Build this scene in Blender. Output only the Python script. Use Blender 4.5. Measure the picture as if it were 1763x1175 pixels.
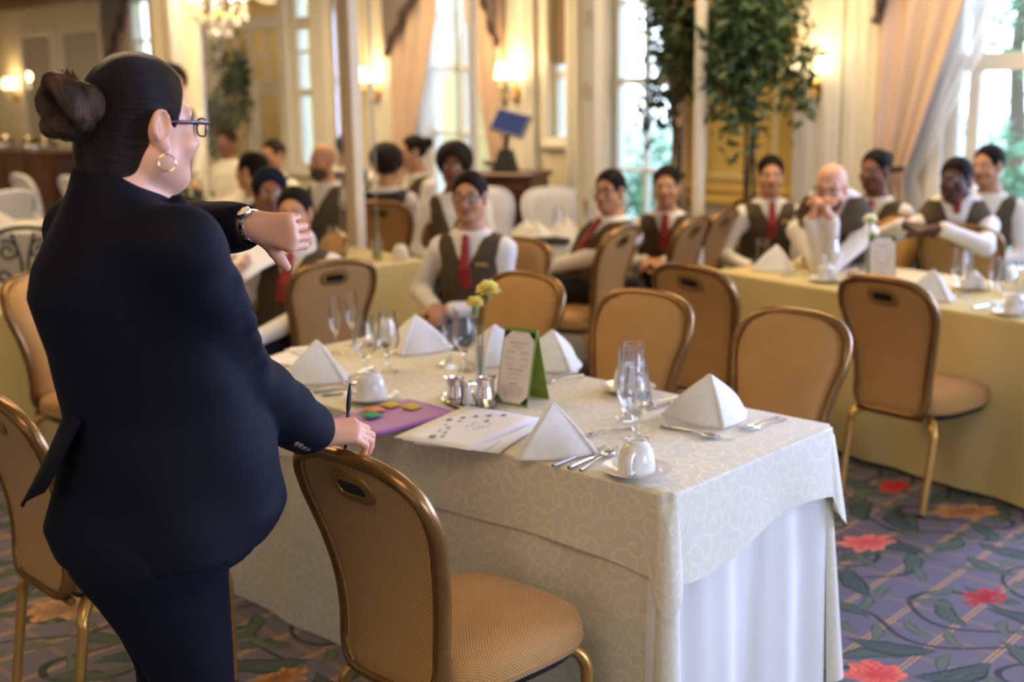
import bpy, math, random
import numpy as np
from mathutils import Vector, Matrix
for _o in list(bpy.data.objects): bpy.data.objects.remove(_o)
SC = bpy.context.scene
COL = SC.collection
R = math.radians
random.seed(7)
rng = np.random.default_rng(11)

# ---------------------------------------------------------------- camera
CAM_H, F_PX, PITCH, ROLL = 1.70, 2090.0, R(11.9), R(0.8)
fw = Vector((0, math.cos(PITCH), -math.sin(PITCH)))
r0 = Vector((1, 0, 0)); u0 = r0.cross(fw)
rt = math.cos(ROLL)*r0 - math.sin(ROLL)*u0
up = math.sin(ROLL)*r0 + math.cos(ROLL)*u0
cd = bpy.data.cameras.new('camera'); cam = bpy.data.objects.new('camera', cd); COL.objects.link(cam)
M = Matrix((rt, up, -fw)).transposed().to_4x4(); M.translation = Vector((0, 0, CAM_H)); cam.matrix_world = M
cd.sensor_width = 36.0; cd.lens = F_PX/1763*36; cd.clip_start = 0.05; cd.clip_end = 200
cd.dof.use_dof = True; cd.dof.focus_distance = 2.55; cd.dof.aperture_fstop = 2.1
SC.camera = cam
SC.view_settings.view_transform = 'Standard'; SC.view_settings.look = 'None'
SC.view_settings.gamma = 1.0; SC.view_settings.exposure = -0.50; SC.view_settings.use_curve_mapping = False
SC.cycles.use_denoising = True
SC.cycles.max_bounces = 8; SC.cycles.transparent_max_bounces = 16; SC.cycles.glossy_bounces = 4; SC.cycles.transmission_bounces = 6
SC.cycles.caustics_reflective = False; SC.cycles.caustics_refractive = False
SC.cycles.sample_clamp_indirect = 6.0

# ---------------------------------------------------------------- daylight outside
wd = bpy.data.worlds.new('sky'); SC.world = wd; wd.use_nodes = True
nt = wd.node_tree; nt.nodes.clear()
wo = nt.nodes.new('ShaderNodeOutputWorld'); bg = nt.nodes.new('ShaderNodeBackground')
tc = nt.nodes.new('ShaderNodeTexCoord'); sx = nt.nodes.new('ShaderNodeSeparateXYZ'); cr = nt.nodes.new('ShaderNodeValToRGB')
nt.links.new(tc.outputs['Generated'], sx.inputs[0]); nt.links.new(sx.outputs['Z'], cr.inputs[0])
cr.color_ramp.elements[0].position = 0.0; cr.color_ramp.elements[0].color = (0.72, 0.87, 1.0, 1)
cr.color_ramp.elements[1].position = 0.6; cr.color_ramp.elements[1].color = (0.50, 0.70, 1.0, 1)
nt.links.new(cr.outputs[0], bg.inputs[0]); bg.inputs[1].default_value = 9.0
nt.links.new(bg.outputs[0], wo.inputs[0])

# ---------------------------------------------------------------- room frames
UD = Vector((.686, .728, 0)); VD = Vector((-.728, .686, 0))      # the two directions the room is built on
TA = Vector((.359, 2.697, 0))                                    # near corner of the front table
def T(u, v, z=.7628): return TA + UD*u + VD*v + Vector((0, 0, z))
W0 = Vector((2.12, 8.2, 0))
WYAW = math.atan2(-.686, .728)
def Wp(s, t=0, z=0): return W0 + Vector((.728, -.686, 0))*s + Vector((.686, .728, 0))*t + Vector((0, 0, z))

def area(name, loc, target, sx_, sy_, power, color):
    l = bpy.data.lights.new(name, 'AREA'); l.shape = 'RECTANGLE'; l.size = sx_; l.size_y = sy_; l.energy = power; l.color = color
    o = bpy.data.objects.new(name, l); COL.objects.link(o); o.location = loc
    o.rotation_euler = (Vector(target)-Vector(loc)).to_track_quat('-Z', 'Y').to_euler(); return o
WARM = (1.0, .72, .37); COOL = (.42, .51, 1.0)
for i, (x, y, p) in enumerate([(-1.7, 4.7, 62), (1.6, 6.9, 95), (-1.2, 9.3, 110), (-4.6, 9.6, 110), (-7.6, 12.6, 120), (-.7, .7, 48)]):  # warm room light without fixtures; some added to fill the back and camera side
    area('ceiling_lamp_and_fill_light', (x, y, 2.93), (x, y, 0), 1.5, 1.5, p, WARM)
for s, p in ((3.6, 560), (6.1, 560), (8.6, 420)):
    area('daylight_and_cool_fill', Wp(s, .45, 1.75), Wp(s, -3, 1.0), 1.7, 2.0, p, COOL)

area('daylight_and_cool_fill', Wp(10.7, -4.6, 1.7), Wp(0, -3.0, 1.0), 3.6, 2.0, 210, COOL)  # added cool fill; the right wall's opening is put in for it
# ---------------------------------------------------------------- helpers: materials
def lin(h):
    if isinstance(h, str):
        c = [int(h[i:i+2], 16)/255 for i in (0, 2, 4)]
        return tuple(x/12.92 if x <= .04045 else ((x+.055)/1.055)**2.4 for x in c)+(1,)
    return tuple(h[:3])+(1,)
class NT:
    def __init__(s, name):
        s.m = bpy.data.materials.new(name); s.m.use_nodes = True; s.t = s.m.node_tree; s.t.nodes.clear()
        s.out = s.t.nodes.new('ShaderNodeOutputMaterial')
    def n(s, typ, ins=None, **kw):
        nd = s.t.nodes.new('ShaderNode'+typ)
        for k, v in kw.items(): setattr(nd, k, v)
        for k, v in (ins or {}).items(): s.put(nd, k, v)
        return nd
    def put(s, nd, k, v):
        if hasattr(v, 'is_output'): s.t.links.new(v, nd.inputs[k])
        elif hasattr(v, 'outputs'): s.t.links.new(v.outputs[0], nd.inputs[k])
        else:
            i = nd.inputs[k]
            if i.type == 'RGBA' and len(v) == 3: v = tuple(v)+(1,)
            i.default_value = v
    def math(s, op, a, b=0.0, c=None):
        ins = {0: a, 1: b}
        if c is not None: ins[2] = c
        return s.n('Math', ins, operation=op).outputs[0]
    def vmath(s, op, a, b=(0, 0, 0)):
        nd = s.n('VectorMath', {0: a, 1: b}, operation=op)
        return nd.outputs['Value'] if op in ('LENGTH', 'DOT_PRODUCT', 'DISTANCE') else nd.outputs[0]
    def mix(s, f, a, b):
        nd = s.n('Mix', data_type='RGBA'); s.put(nd, 0, f); s.put(nd, 6, a); s.put(nd, 7, b); return nd.outputs[2]
    def surf(s, sh): s.t.links.new(sh.outputs[0], s.out.inputs[0]); return s.m
    def bsdf(s, color, rough=.6, metal=0.0, bump=None, bstr=.2, bdist=.002, spec=.5, **kw):
        b = s.n('BsdfPrincipled', {'Base Color': color, 'Roughness': rough, 'Metallic': metal, 'Specular IOR Level': spec})
        for k, v in kw.items(): s.put(b, k.replace('_', ' '), v)
        if bump is not None:
            bp = s.n('Bump', {'Height': bump, 'Strength': bstr, 'Distance': bdist}); s.t.links.new(bp.outputs[0], b.inputs['Normal'])
        return s.surf(b)
MATS = {}
def simple(name, col, rough=.6, metal=0.0, var=.12, scale=18.0, bstr=.12, spec=.5, **kw):
    if name in MATS: return MATS[name]
    t = NT(name); c = lin(col); pos = t.n('TexCoord').outputs['Object']
    ns = t.n('TexNoise', {'Vector': pos, 'Scale': scale, 'Detail': 3.0})
    k = t.n('MapRange', {0: ns.outputs[0], 1: .3, 2: .7, 3: 1-var, 4: 1+var*.6})
    colr = t.n('VectorMath', {0: c[:3], 1: k.outputs[0]}, operation='MULTIPLY')
    MATS[name] = t.bsdf(colr.outputs[0], rough, metal, ns.outputs[0], bstr, .002, spec, **kw); return MATS[name]

def weave(name, col, col2, scale=260.0, rough=.75, bstr=.5, bdist=.0012):
    t = NT(name); p = t.n('TexCoord').outputs['Object']
    sp = t.n('SeparateXYZ', {0: p})
    a = t.math('SINE', t.math('MULTIPLY', sp.outputs[0], scale*2))
    z = t.math('ADD', sp.outputs[2], sp.outputs[1])
    b = t.math('SINE', t.math('MULTIPLY', z, scale*2))
    h = t.math('MULTIPLY', a, b)
    ns = t.n('TexNoise', {'Vector': p, 'Scale': 7.0, 'Detail': 2.0})
    f = t.math('ADD', t.math('MULTIPLY', h, .35), t.math('ADD', .15, t.math('MULTIPLY', ns.outputs[0], .7)))
    return t.bsdf(t.mix(f, lin(col2), lin(col)), rough, 0.0, h, bstr, bdist, .3, Sheen_Weight=.15)
M_FAB = weave('beige_weave', 'c4975a', 'a0733a', 330)
M_BRONZE = simple('bronze_frame', (.25, .125, .035), .25, .55, .15, 30)
M_GOLDLEG = simple('gold_leg', (.62, .36, .10), .3, .7, .1, 30)
M_BRONZEDK = simple('handle_bronze', (.34, .19, .05), .4, .4, .1, 30)
M_BLACK = simple('black_plastic', (.006, .006, .008), .35)
M_WHITE = simple('white_cotton', (.80, .78, .75), .8, 0, .05, 60, .15)
M_PORC = simple('porcelain', (.78, .75, .70), .12, 0, .03, 10, .0)
M_SILVER = simple('silver', (.86, .80, .74), .14, 1.0, .06, 25, .03)
M_STEEL = simple('steel_cutlery', (.72, .72, .74), .2, 1.0, .06, 40, .03)
M_PAPER = simple('paper', (.84, .82, .80), .7, 0, .03, 12, .05)
M_INK = simple('print_ink', (.22, .21, .21), .7)
M_GREEN = simple('green_card', (.20, .27, .035), .5, 0, .1, 20)
M_CREAM = simple('cream_paint', (.76, .69, .52), .5, 0, .05, 3, .03)
M_TRIM = simple('white_trim', (.80, .76, .68), .4, 0, .03, 5, .03)
M_TANTRIM = simple('tan_trim', (.55, .40, .22), .45, 0, .06, 6, .03)
M_YELLOW = simple('yellow_paint', (.80, .55, .13), .5, 0, .05, 3, .03)
M_CHERRY = simple('cherry_wood', (.085, .022, .012), .35, 0, .3, 9, .05)
M_IRON = simple('black_iron', (.012, .011, .011), .45, .3)
M_LEAF = simple('leaf', (.035, .075, .022), .45, 0, .4, 9)
M_BARK = simple('bark', (.12, .08, .05), .8, 0, .3, 30)
M_GOLD = simple('gold', (.85, .60, .28), .2, 1.0, .05)
def glass(name, tint=(.97, .98, 1.0), blend=.62, rough=.02, lo=.02):
    t = NT(name); lw = t.n('LayerWeight', {'Blend': blend})
    f = t.n('MapRange', {0: lw.outputs['Fresnel'], 1: 0., 2: 1., 3: lo, 4: .62})
    tr = t.n('BsdfTransparent', {0: tint}); gl = t.n('BsdfGlossy', {0: (1, 1, 1), 'Roughness': rough})
    return t.surf(t.n('MixShader', {0: f.outputs[0], 1: tr, 2: gl}))
M_GLASS = glass('clear_glass', (.975, .98, .985), .30, .02, .02)
M_PANE = glass('window_glass', (.985, .99, 1.0), .16, .01, .01)
M_WATER = glass('water_in_vase', (.85, .9, .95), .5, .02, .05)

# ---------------------------------------------------------------- helpers: meshes and tagging
class MB:
    def __init__(s): s.v = []; s.f = []; s.m = []; s.uv = None
    def add(s, v, f, mi=0):
        o = len(s.v); s.v += [tuple(p) for p in v]; s.f += [tuple(i+o for i in q) for q in f]; s.m += [mi]*len(f); return s
    def box(s, c, d, mi=0, rot=None, bev=0.0):
        x, y, z = d[0]/2, d[1]/2, d[2]/2
        if bev > 0:
            b = min(bev, x*.9, y*.9, z*.9); pts = []
            for zz, ins in ((-z, b), (-z+b, 0), (z-b, 0), (z, b)):
                X, Y = x-ins, y-ins
                pts += [(-X+b, -Y, zz), (X-b, -Y, zz), (X, -Y+b, zz), (X, Y-b, zz), (X-b, Y, zz), (-X+b, Y, zz), (-X, Y-b, zz), (-X, -Y+b, zz)]
            f = [tuple(range(7, -1, -1)), tuple(range(24, 32))]
            for k in range(3):
                for i in range(8): j = (i+1) % 8; f.append((k*8+i, k*8+j, k*8+8+j, k*8+8+i))
        else:
            pts = [(a*x, b_*y, c_*z) for c_ in (-1, 1) for b_ in (-1, 1) for a in (-1, 1)]
            f = [(0, 2, 3, 1), (4, 5, 7, 6), (0, 1, 5, 4), (2, 6, 7, 3), (0, 4, 6, 2), (1, 3, 7, 5)]
        c = Vector(c)
        pts = [(rot @ Vector(p) if rot else Vector(p))+c for p in pts]
        return s.add(pts, f, mi)
    def tube(s, pts, rad, seg=8, mi=0, closed=False, flat=1.0, ref=None, caps=True):
        P = [Vector(p) for p in pts]; n = len(P)
        rr = rad if hasattr(rad, '__len__') else [rad]*n
        rings = []; N = None
        for i in range(n):
            t = (P[(i+1) % n]-P[i-1]) if closed else (P[min(i+1, n-1)]-P[max(i-1, 0)])
            if t.length < 1e-9: t = Vector((0, 0, 1))
            t.normalize()
            if ref is not None: a = Vector(ref) if not callable(ref) else Vector(ref(i))
            elif N is None: a = Vector((0, 0, 1)) if abs(t.z) < .9 else Vector((1, 0, 0))
            else: a = N
            a = a - t*a.dot(t)
            if a.length < 1e-6: a = t.orthogonal()
            a.normalize(); N = a; b = t.cross(a)
            rings.append([P[i]+(a*math.cos(q)*flat+b*math.sin(q))*rr[i] for q in [2*math.pi*k/seg for k in range(seg)]])
        v = [p for r_ in rings for p in r_]; f = []
        for i in range(n if closed else n-1):
            j = (i+1) % n
            for k in range(seg): l = (k+1) % seg; f.append((i*seg+k, i*seg+l, j*seg+l, j*seg+k))
        if not closed and caps: f += [tuple(range(seg-1, -1, -1)), tuple((n-1)*seg+k for k in range(seg))]
        return s.add(v, f, mi)
    def lathe(s, prof, seg=20, c=(0, 0, 0), mi=0, sx_=1.0, sy_=1.0, axis=None):
        n = len(prof); v = []; f = []
        for r_, z in prof:
            for k in range(seg):
                a = 2*math.pi*k/seg; v.append(Vector((r_*math.cos(a)*sx_, r_*math.sin(a)*sy_, z)))
        if axis is not None:
            q = Vector((0, 0, 1)).rotation_difference(Vector(axis)); v = [q @ p for p in v]
        v = [p+Vector(c) for p in v]
        for i in range(n-1):
            for k in range(seg): l = (k+1) % seg; f.append((i*seg+k, i*seg+l, (i+1)*seg+l, (i+1)*seg+k))
        if prof[0][0] > 1e-5: f.append(tuple(range(seg-1, -1, -1)))
        if prof[-1][0] > 1e-5: f.append(tuple((n-1)*seg+k for k in range(seg)))
        return s.add(v, f, mi)
    def sphere(s, c, r_, seg=10, rings=7, mi=0, noise=0.0):
        rr = (r_,)*3 if not hasattr(r_, '__len__') else r_
        v = [(c[0], c[1], c[2]-rr[2])]
        for i in range(1, rings):
            p = math.pi*i/rings-math.pi/2
            for k in range(seg):
                a = 2*math.pi*k/seg; q = 1+random.uniform(-noise, noise)
                v.append((c[0]+rr[0]*math.cos(p)*math.cos(a)*q, c[1]+rr[1]*math.cos(p)*math.sin(a)*q, c[2]+rr[2]*math.sin(p)*q))
        v.append((c[0], c[1], c[2]+rr[2])); f = []; L = len(v)-1
        for k in range(seg): f.append((0, 1+(k+1) % seg, 1+k)); f.append((L, 1+(rings-2)*seg+k, 1+(rings-2)*seg+(k+1) % seg))
        for i in range(rings-2):
            for k in range(seg): l = (k+1) % seg; f.append((1+i*seg+k, 1+i*seg+l, 1+(i+1)*seg+l, 1+(i+1)*seg+k))
        return s.add(v, f, mi)
    def grid(s, fn, nu, nv, mi=0):
        v = [fn(i/nu, j/nv) for j in range(nv+1) for i in range(nu+1)]
        f = [(j*(nu+1)+i, j*(nu+1)+i+1, (j+1)*(nu+1)+i+1, (j+1)*(nu+1)+i) for j in range(nv) for i in range(nu)]
        return s.add(v, f, mi)
    def build(s, name, mats, parent=None, smooth=True, loc=None, rz=0.0, kind=None, solid=0.0, sub=0, ang=40):
        me = bpy.data.meshes.new(name); me.from_pydata([tuple(p) for p in s.v], [], s.f)
        for m in (mats if isinstance(mats, (list, tuple)) else [mats]): me.materials.append(m)
        if any(s.m): me.polygons.foreach_set('material_index', s.m)
        o = bpy.data.objects.new(name, me); COL.objects.link(o)
        if s.uv is not None:
            ul = me.uv_layers.new(name='UVMap'); li = np.zeros(len(me.loops), np.int32); me.loops.foreach_get('vertex_index', li)
            ul.data.foreach_set('uv', np.asarray(s.uv, np.float32)[li].ravel())
        if smooth:
            me.polygons.foreach_set('use_smooth', [True]*len(me.polygons))
            try: me.set_sharp_from_angle(angle=R(ang))
            except Exception: pass
        me.update()
        if parent is not None: o.parent = parent
        if loc is not None: o.location = loc
        o.rotation_euler = (0, 0, rz)
        if kind: o['kind'] = kind
        if solid: md = o.modifiers.new('thickness', 'SOLIDIFY'); md.thickness = solid; md.offset = 0
        if sub: md = o.modifiers.new('smooth', 'SUBSURF'); md.levels = sub; md.render_levels = sub
        return o
def tag(o, label, cat, group=None, kind=None):
    o['label'] = label; o['category'] = cat
    if group: o['group'] = group
    if kind: o['kind'] = kind
    return o
def thing(name, label, cat, loc=(0, 0, 0), rz=0.0, group=None):
    o = bpy.data.objects.new(name, None); COL.objects.link(o); o.location = loc; o.rotation_euler = (0, 0, rz); o.empty_display_size = .05
    return tag(o, label, cat, group)
def dup(root, loc, rz, label=None, group=None):
    def cp(o, par):
        c = o.copy(); COL.objects.link(c)
        if par is not None: c.parent = par; c.matrix_parent_inverse = o.matrix_parent_inverse.copy()
        for k in KIDS.get(o.name, ()): cp(k, c)
        return c
    if root.name not in KIDS: index_kids(root)
    r_ = cp(root, None); r_.location = loc; r_.rotation_euler = (0, 0, rz)
    if label: r_['label'] = label
    if group: r_['group'] = group
    return r_
KIDS = {}
def index_kids(o):
    KIDS[o.name] = list(o.children)
    for k in o.children: index_kids(k)
class Proto:
    """first call places the thing itself, later calls copy it with its parts"""
    def __init__(s, fn): s.fn = fn; s.o = None
    def __call__(s, loc, rz, label, group=None, cat=None):
        if s.o is None:
            s.o = s.fn(label); index_kids(s.o); s.o.location = loc; s.o.rotation_euler = (0, 0, rz)
            s.o['label'] = label
            if group: s.o['group'] = group
            return s.o
        o = dup(s.o, loc, rz, label, group)
        if not group and 'group' in o: del o['group']
        return o
def yaw(d): return math.atan2(d[1], d[0])-math.pi/2       # rotation that turns local +Y to direction d
def spline(pts, n):
    P = np.array(pts, float); m = len(P)-1; out = []
    for q in np.linspace(0, m, n):
        i = min(int(q), m-1); t = q-i
        p0 = P[max(i-1, 0)]; p1 = P[i]; p2 = P[i+1]; p3 = P[min(i+2, m)]
        out.append(.5*((2*p1)+(-p0+p2)*t+(2*p0-5*p1+4*p2-p3)*t*t+(-p0+3*p1-3*p2+p3)*t**3))
    return np.array(out)

# ================================================================ the room
def carpet():
    t = NT('floral_carpet'); geo = t.n('NewGeometry').outputs['Position']
    pu = t.vmath('DOT_PRODUCT', geo, tuple(UD)); pv = t.vmath('DOT_PRODUCT', geo, tuple(VD))
    P = t.n('CombineXYZ', {0: pu, 1: pv, 2: 0.0}).outputs[0]
    wob = t.n('TexNoise', {'Vector': P, 'Scale': 3.0, 'Detail': 2.0}); fine = t.n('TexNoise', {'Vector': P, 'Scale': 160.0, 'Detail': 2.0})
    wob2 = t.n('TexNoise', {'Vector': P, 'Scale': 16.0, 'Detail': 2.0})
    big = t.n('TexNoise', {'Vector': P, 'Scale': 1.1, 'Detail': 2.0})
    base = t.mix(big.outputs[0], lin('6d676e'), lin('7d7785'))
    base = t.mix(t.math('MULTIPLY', fine.outputs[0], .5), base, lin('554e55'))
    def lines(x, per, off, w, gap):
        q = t.math('ABSOLUTE', t.math('SUBTRACT', t.math('FRACT', t.math('ADD', t.math('DIVIDE', x, per), off)), .5))
        return t.math('LESS_THAN', t.math('ABSOLUTE', t.math('SUBTRACT', t.math('MULTIPLY', q, per), gap)), w)
    l1 = lines(pv, .172, .13, .0035, .007); l2 = lines(pu, .172, .4, .0022, .006)
    base = t.mix(t.math('MULTIPLY', l2, .75), base, lin('a5814f')); base = t.mix(t.math('MULTIPLY', l1, .9), base, lin('b98f5a'))
    # winding stems
    nz = t.n('TexNoise', {'Vector': P, 'Scale': 2.3, 'Detail': 0.0}).outputs[0]
    st = t.math('LESS_THAN', t.math('ABSOLUTE', t.math('SUBTRACT', t.math('FRACT', t.math('MULTIPLY', nz, 5.0)), .5)), .055)
    base = t.mix(t.math('MULTIPLY', st, .85), base, lin('2f3b33'))
    # leaves: one lens-shaped leaf per cell
    for sc, ln, wd_, seed, c1, c2 in ((4.2, .115, .034, 0.0, '5d6a5a', '364139'), (5.6, .075, .02, 7.3, '6f7762', '3d4a3a'), (3.0, .14, .045, 3.1, '55625c', '2f3934')):
        PP = t.vmath('ADD', t.vmath('ADD', P, t.vmath('MULTIPLY', t.vmath('SUBTRACT', wob2.outputs['Color'], (.5, .5, .5)), (.035, .035, 0))), (seed, seed*.7, 0))
        vo = t.n('TexVoronoi', {'Vector': PP, 'Scale': sc, 'Randomness': .75}, voronoi_dimensions='2D')
        d = t.vmath('SUBTRACT', PP, vo.outputs['Position']); sp = t.n('SeparateColor', {0: vo.outputs['Color']})
        d = t.n('VectorRotate', {'Vector': d, 'Angle': t.math('MULTIPLY', sp.outputs[0], 6.283)}, rotation_type='Z_AXIS').outputs[0]
        xy = t.n('SeparateXYZ', {0: d}); X = t.math('DIVIDE', xy.outputs[0], ln)
        cur = t.math('MULTIPLY', t.math('MULTIPLY', X, X), wd_*.9)
        Y = t.math('ABSOLUTE', t.math('SUBTRACT', xy.outputs[1], cur))
        prof = t.math('MULTIPLY', t.math('SUBTRACT', 1.0, t.math('MULTIPLY', X, X)), wd_)
        msk = t.math('GREATER_THAN', prof, Y); edge = t.math('GREATER_THAN', t.math('DIVIDE', Y, t.math('MAXIMUM', prof, .0005)), .7)
        keep = t.math('LESS_THAN', sp.outputs[1], .8)
        lc = t.mix(t.math('ADD', t.math('MULTIPLY', edge, .5), t.math('MULTIPLY', t.math('ABSOLUTE', t.math('SINE', t.math('ADD', t.math('MULTIPLY', t.math('DIVIDE', xy.outputs[1], t.math('MAXIMUM', prof, .0005)), 7.0), t.math('MULTIPLY', wob2.outputs[0], 5.0)))), .45)), lin(c1), lin(c2))
        base = t.mix(t.math('MULTIPLY', msk, keep), base, lc)
    # blooms
    for (x, y, rad, rot, stretch, c1, c2) in [(1.328, 4.301, .125, .4, 1.4, 'cf3350', 'f09078'), (1.57, 3.80, .105, .2, 1.9, '7c0c28', 'c04a40'), (1.81, 4.62, .15, .6, 1.9, '5a3a50', 'e0a050'),
            (1.63, 4.95, .10, 0, 1.6, 'b01c20', 'd0402c'), (1.04, 3.27, .10, .5, 1.2, 'b8182c', 'e87860'), (-1.5, 3.82, .17, .3, 1.7, '4a3550', 'c89a60'), (-.70, 3.29, .10, .2, 1.5, '5a1428', 'c08a50'),
            (.22, 5.55, .13, 0, 1.3, 'c83050', 'e88080'), (.30, 5.05, .13, 0, 1.3, 'd04060', 'f0a080'), (1.99, 3.75, .10, 0, 1.3, 'c02020', 'e08060')]:
        q = t.vmath('SUBTRACT', t.vmath('ADD', P, t.vmath('MULTIPLY', t.vmath('SUBTRACT', wob2.outputs['Color'], (.5, .5, .5)), (.09, .09, 0))), (x*UD.x+y*UD.y, x*VD.x+y*VD.y, 0))
        q = t.n('VectorRotate', {'Vector': q, 'Angle': rot}, rotation_type='Z_AXIS').outputs[0]
        q = t.vmath('MULTIPLY', q, (1.0, stretch, 1.0)); xy = t.n('SeparateXYZ', {0: q})
        an = t.math('ARCTAN2', xy.outputs[1], xy.outputs[0]); ln_ = t.vmath('LENGTH', q)
        lobes = t.math('ABSOLUTE', t.math('SINE', t.math('ADD', t.math('MULTIPLY', an, 3.5), t.math('MULTIPLY', wob.outputs[0], 2.0))))
        rr = t.math('MULTIPLY', t.math('ADD', .62, t.math('MULTIPLY', lobes, .38)), rad)
        m_ = t.math('LESS_THAN', ln_, rr)
        vein = t.math('ABSOLUTE', t.math('SINE', t.math('ADD', t.math('MULTIPLY', an, 11.0), t.math('MULTIPLY', wob.outputs[0], 9.0))))
        sh = t.math('ADD', t.math('MULTIPLY', vein, .5), t.math('MULTIPLY', t.math('POWER', t.math('DIVIDE', ln_, rr), 2.0), .6)); sh = t.n('Clamp', {0: sh}).outputs[0]
        base = t.mix(m_, base, t.mix(sh, lin(c1), lin(c2)))
    return t.bsdf(base, .92, 0, fine.outputs[0], .5, .003, .15)
S0, S1, TF = -13.5, 10.2, -10.2
def room_quad(name, z, flip, mat, s0=S0, s1=S1, t0=TF, t1=.0):
    mb = MB(); p = [Wp(s0, t0, z), Wp(s1, t0, z), Wp(s1, t1, z), Wp(s0, t1, z)]
    mb.add(p, [(3, 2, 1, 0) if flip else (0, 1, 2, 3)]); o = mb.build(name, mat, smooth=False); o['kind'] = 'structure'; return o
room_quad('floor', 0, False, carpet())
M_CEIL = simple('ceiling_paint', (.70, .60, .42), .7, 0, .03, 2, .02)
room_quad('ceiling', 2.98, True, M_CEIL)
WROT = Matrix.Rotation(WYAW, 3, 'Z')
def wb(mb, s0, s1, z0, z1, t0, t1, mi=0, bev=0.0):
    mb.box(Wp((s0+s1)/2, (t0+t1)/2, (z0+z1)/2), (s1-s0, t1-t0, z1-z0), mi, WROT, bev); return mb
OPEN = [(-8.9, -8.0, .5, 2.75), (-7.2, -5.95, 0, 2.75), (-5.86, -5.5, .9, 2.75), (-3.95, -3.1, .5, 2.75), (-2.46, -2.25, 1.25, 2.75), (-1.86, -1.24, .45, 2.75),
        (.80, 2.35, .5, 2.75), (2.75, 4.45, .5, 2.75), (5.25, 6.95, .5, 2.75), (7.75, 9.45, .5, 2.75)]
mb = MB(); s = S0-.3
for a_, b_, z0, z1 in OPEN:
    wb(mb, s, a_, 0, 2.98, 0, .22)
    if z0 > 0: wb(mb, a_, b_, 0, z0, 0, .22)
    wb(mb, a_, b_, z1, 2.98, 0, .22); s = b_
wb(mb, s, S1+.3, 0, 2.98, 0, .22)
mb.build('wall_back', M_CREAM, smooth=False, kind='structure')
mb = MB(); wb(mb, S0-.22, S0, 0, 2.98, TF, 0); mb.build('wall_left', M_CREAM, smooth=False, kind='structure')
mb = MB(); wb(mb, S1, S1+.22, 0, 2.98, TF, -6.6); wb(mb, S1, S1+.22, 0, 2.98, -2.6, .22); wb(mb, S1, S1+.22, 0, .5, -6.6, -2.6); wb(mb, S1, S1+.22, 2.75, 2.98, -6.6, -2.6); mb.build('wall_right', M_CREAM, smooth=False, kind='structure')  # wide opening put in for the added cool light
mb = MB(); wb(mb, S0, S1, 0, 2.98, TF-.22, TF); mb.build('wall_front', M_CREAM, smooth=False, kind='structure')
# mouldings of the back wall
mb = MB()
for s0, s1 in ((S0, -8.95), (-5.45, -4.2), (-2.95, -2.5), (-1.2, .78)): wb(mb, s0, s1, 0, .14, -.025, 0, bev=.008)
mb.build('baseboard_back', M_TRIM, smooth=False, kind='structure')
mb = MB(); M_CORN = simple('cornice_brown', (.30, .19, .08), .4, .1, .2, 5)
wb(mb, S0, S1, 2.74, 2.80, -.07, 0, bev=.015); wb(mb, S0, S1, 2.80, 2.88, -.12, 0, bev=.02); wb(mb, S0, S1, 2.88, 2.98, -.18, 0, bev=.02)
mb.build('trim_1', M_CORN, smooth=False, kind='structure')
def pilaster(n, s0, s1, mat, flutes=3, t=-.07):
    mb = MB(); wb(mb, s0, s1, 0, 2.74, t, 0, bev=.006); wb(mb, s0-.02, s1+.02, 0, .2, t-.02, 0, bev=.01); wb(mb, s0-.02, s1+.02, 2.6, 2.74, t-.02, 0, bev=.01)
    o = mb.build('trim_%d' % n, mat, smooth=False, kind='structure')
    w = (s1-s0)/(flutes*2+1); fl = MB()
    for i in range(flutes): wb(fl, s0+w*(1+2*i), s0+w*(2+2*i), .3, 2.5, t-.012, t, bev=.005)
    fl.build('raised_moulding', M_TRIM, o, smooth=False); return o
M_PIL = simple('pilaster_paint', (.80, .77, .68), .45, 0, .03, 4, .02)
for i, (s0, s1, fl) in enumerate([(-9.36, -9.1, 2), (-5.45, -5.2, 2), (-4.95, -4.75, 1), (-4.62, -4.3, 2), (-2.9, -2.58, 2), (-2.24, -2.0, 3), (-.22, .12, 2), (.14, .44, 3), (2.4, 2.7, 3)]): pilaster(i+2, s0, s1, M_PIL, fl)
def frame_rect(mb, s0, s1, z0, z1, w, t0, t1, mi=0):
    wb(mb, s0, s1, z0, z0+w, t0, t1, mi, .006); wb(mb, s0, s1, z1-w, z1, t0, t1, mi, .006); wb(mb, s0, s0+w, z0+w, z1-w, t0, t1, mi, .006); wb(mb, s1-w, s1, z0+w, z1-w, t0, t1, mi, .006)
# the yellow bay between window and lamp
mb = MB(); wb(mb, -1.2, -.22, .86, 2.74, -.012, 0); y = mb.build('trim_20', M_YELLOW, smooth=False, kind='structure')
mb = MB(); frame_rect(mb, -.98, -.36, 1.02, 2.6, .045, -.035, -.012); mb.build('panel_moulding', simple('pale_yellow', (.85, .68, .30), .45, 0, .03), y, smooth=False)
mb = MB(); wb(mb, -1.2, -.22, .84, .90, -.06, 0, bev=.012); wb(mb, -1.2, -.22, .93, .97, -.04, 0, bev=.01); mb.build('chair_rail', M_YELLOW, y, smooth=False)
mb = MB(); frame_rect(mb, -5.15, -5.0, 1.0, 2.6, .03, -.02, 0); frame_rect(mb, -4.28, -4.1, 1.0, 2.6, .03, -.02, 0); mb.build('trim_21', M_TRIM, smooth=False, kind='structure')

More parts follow.
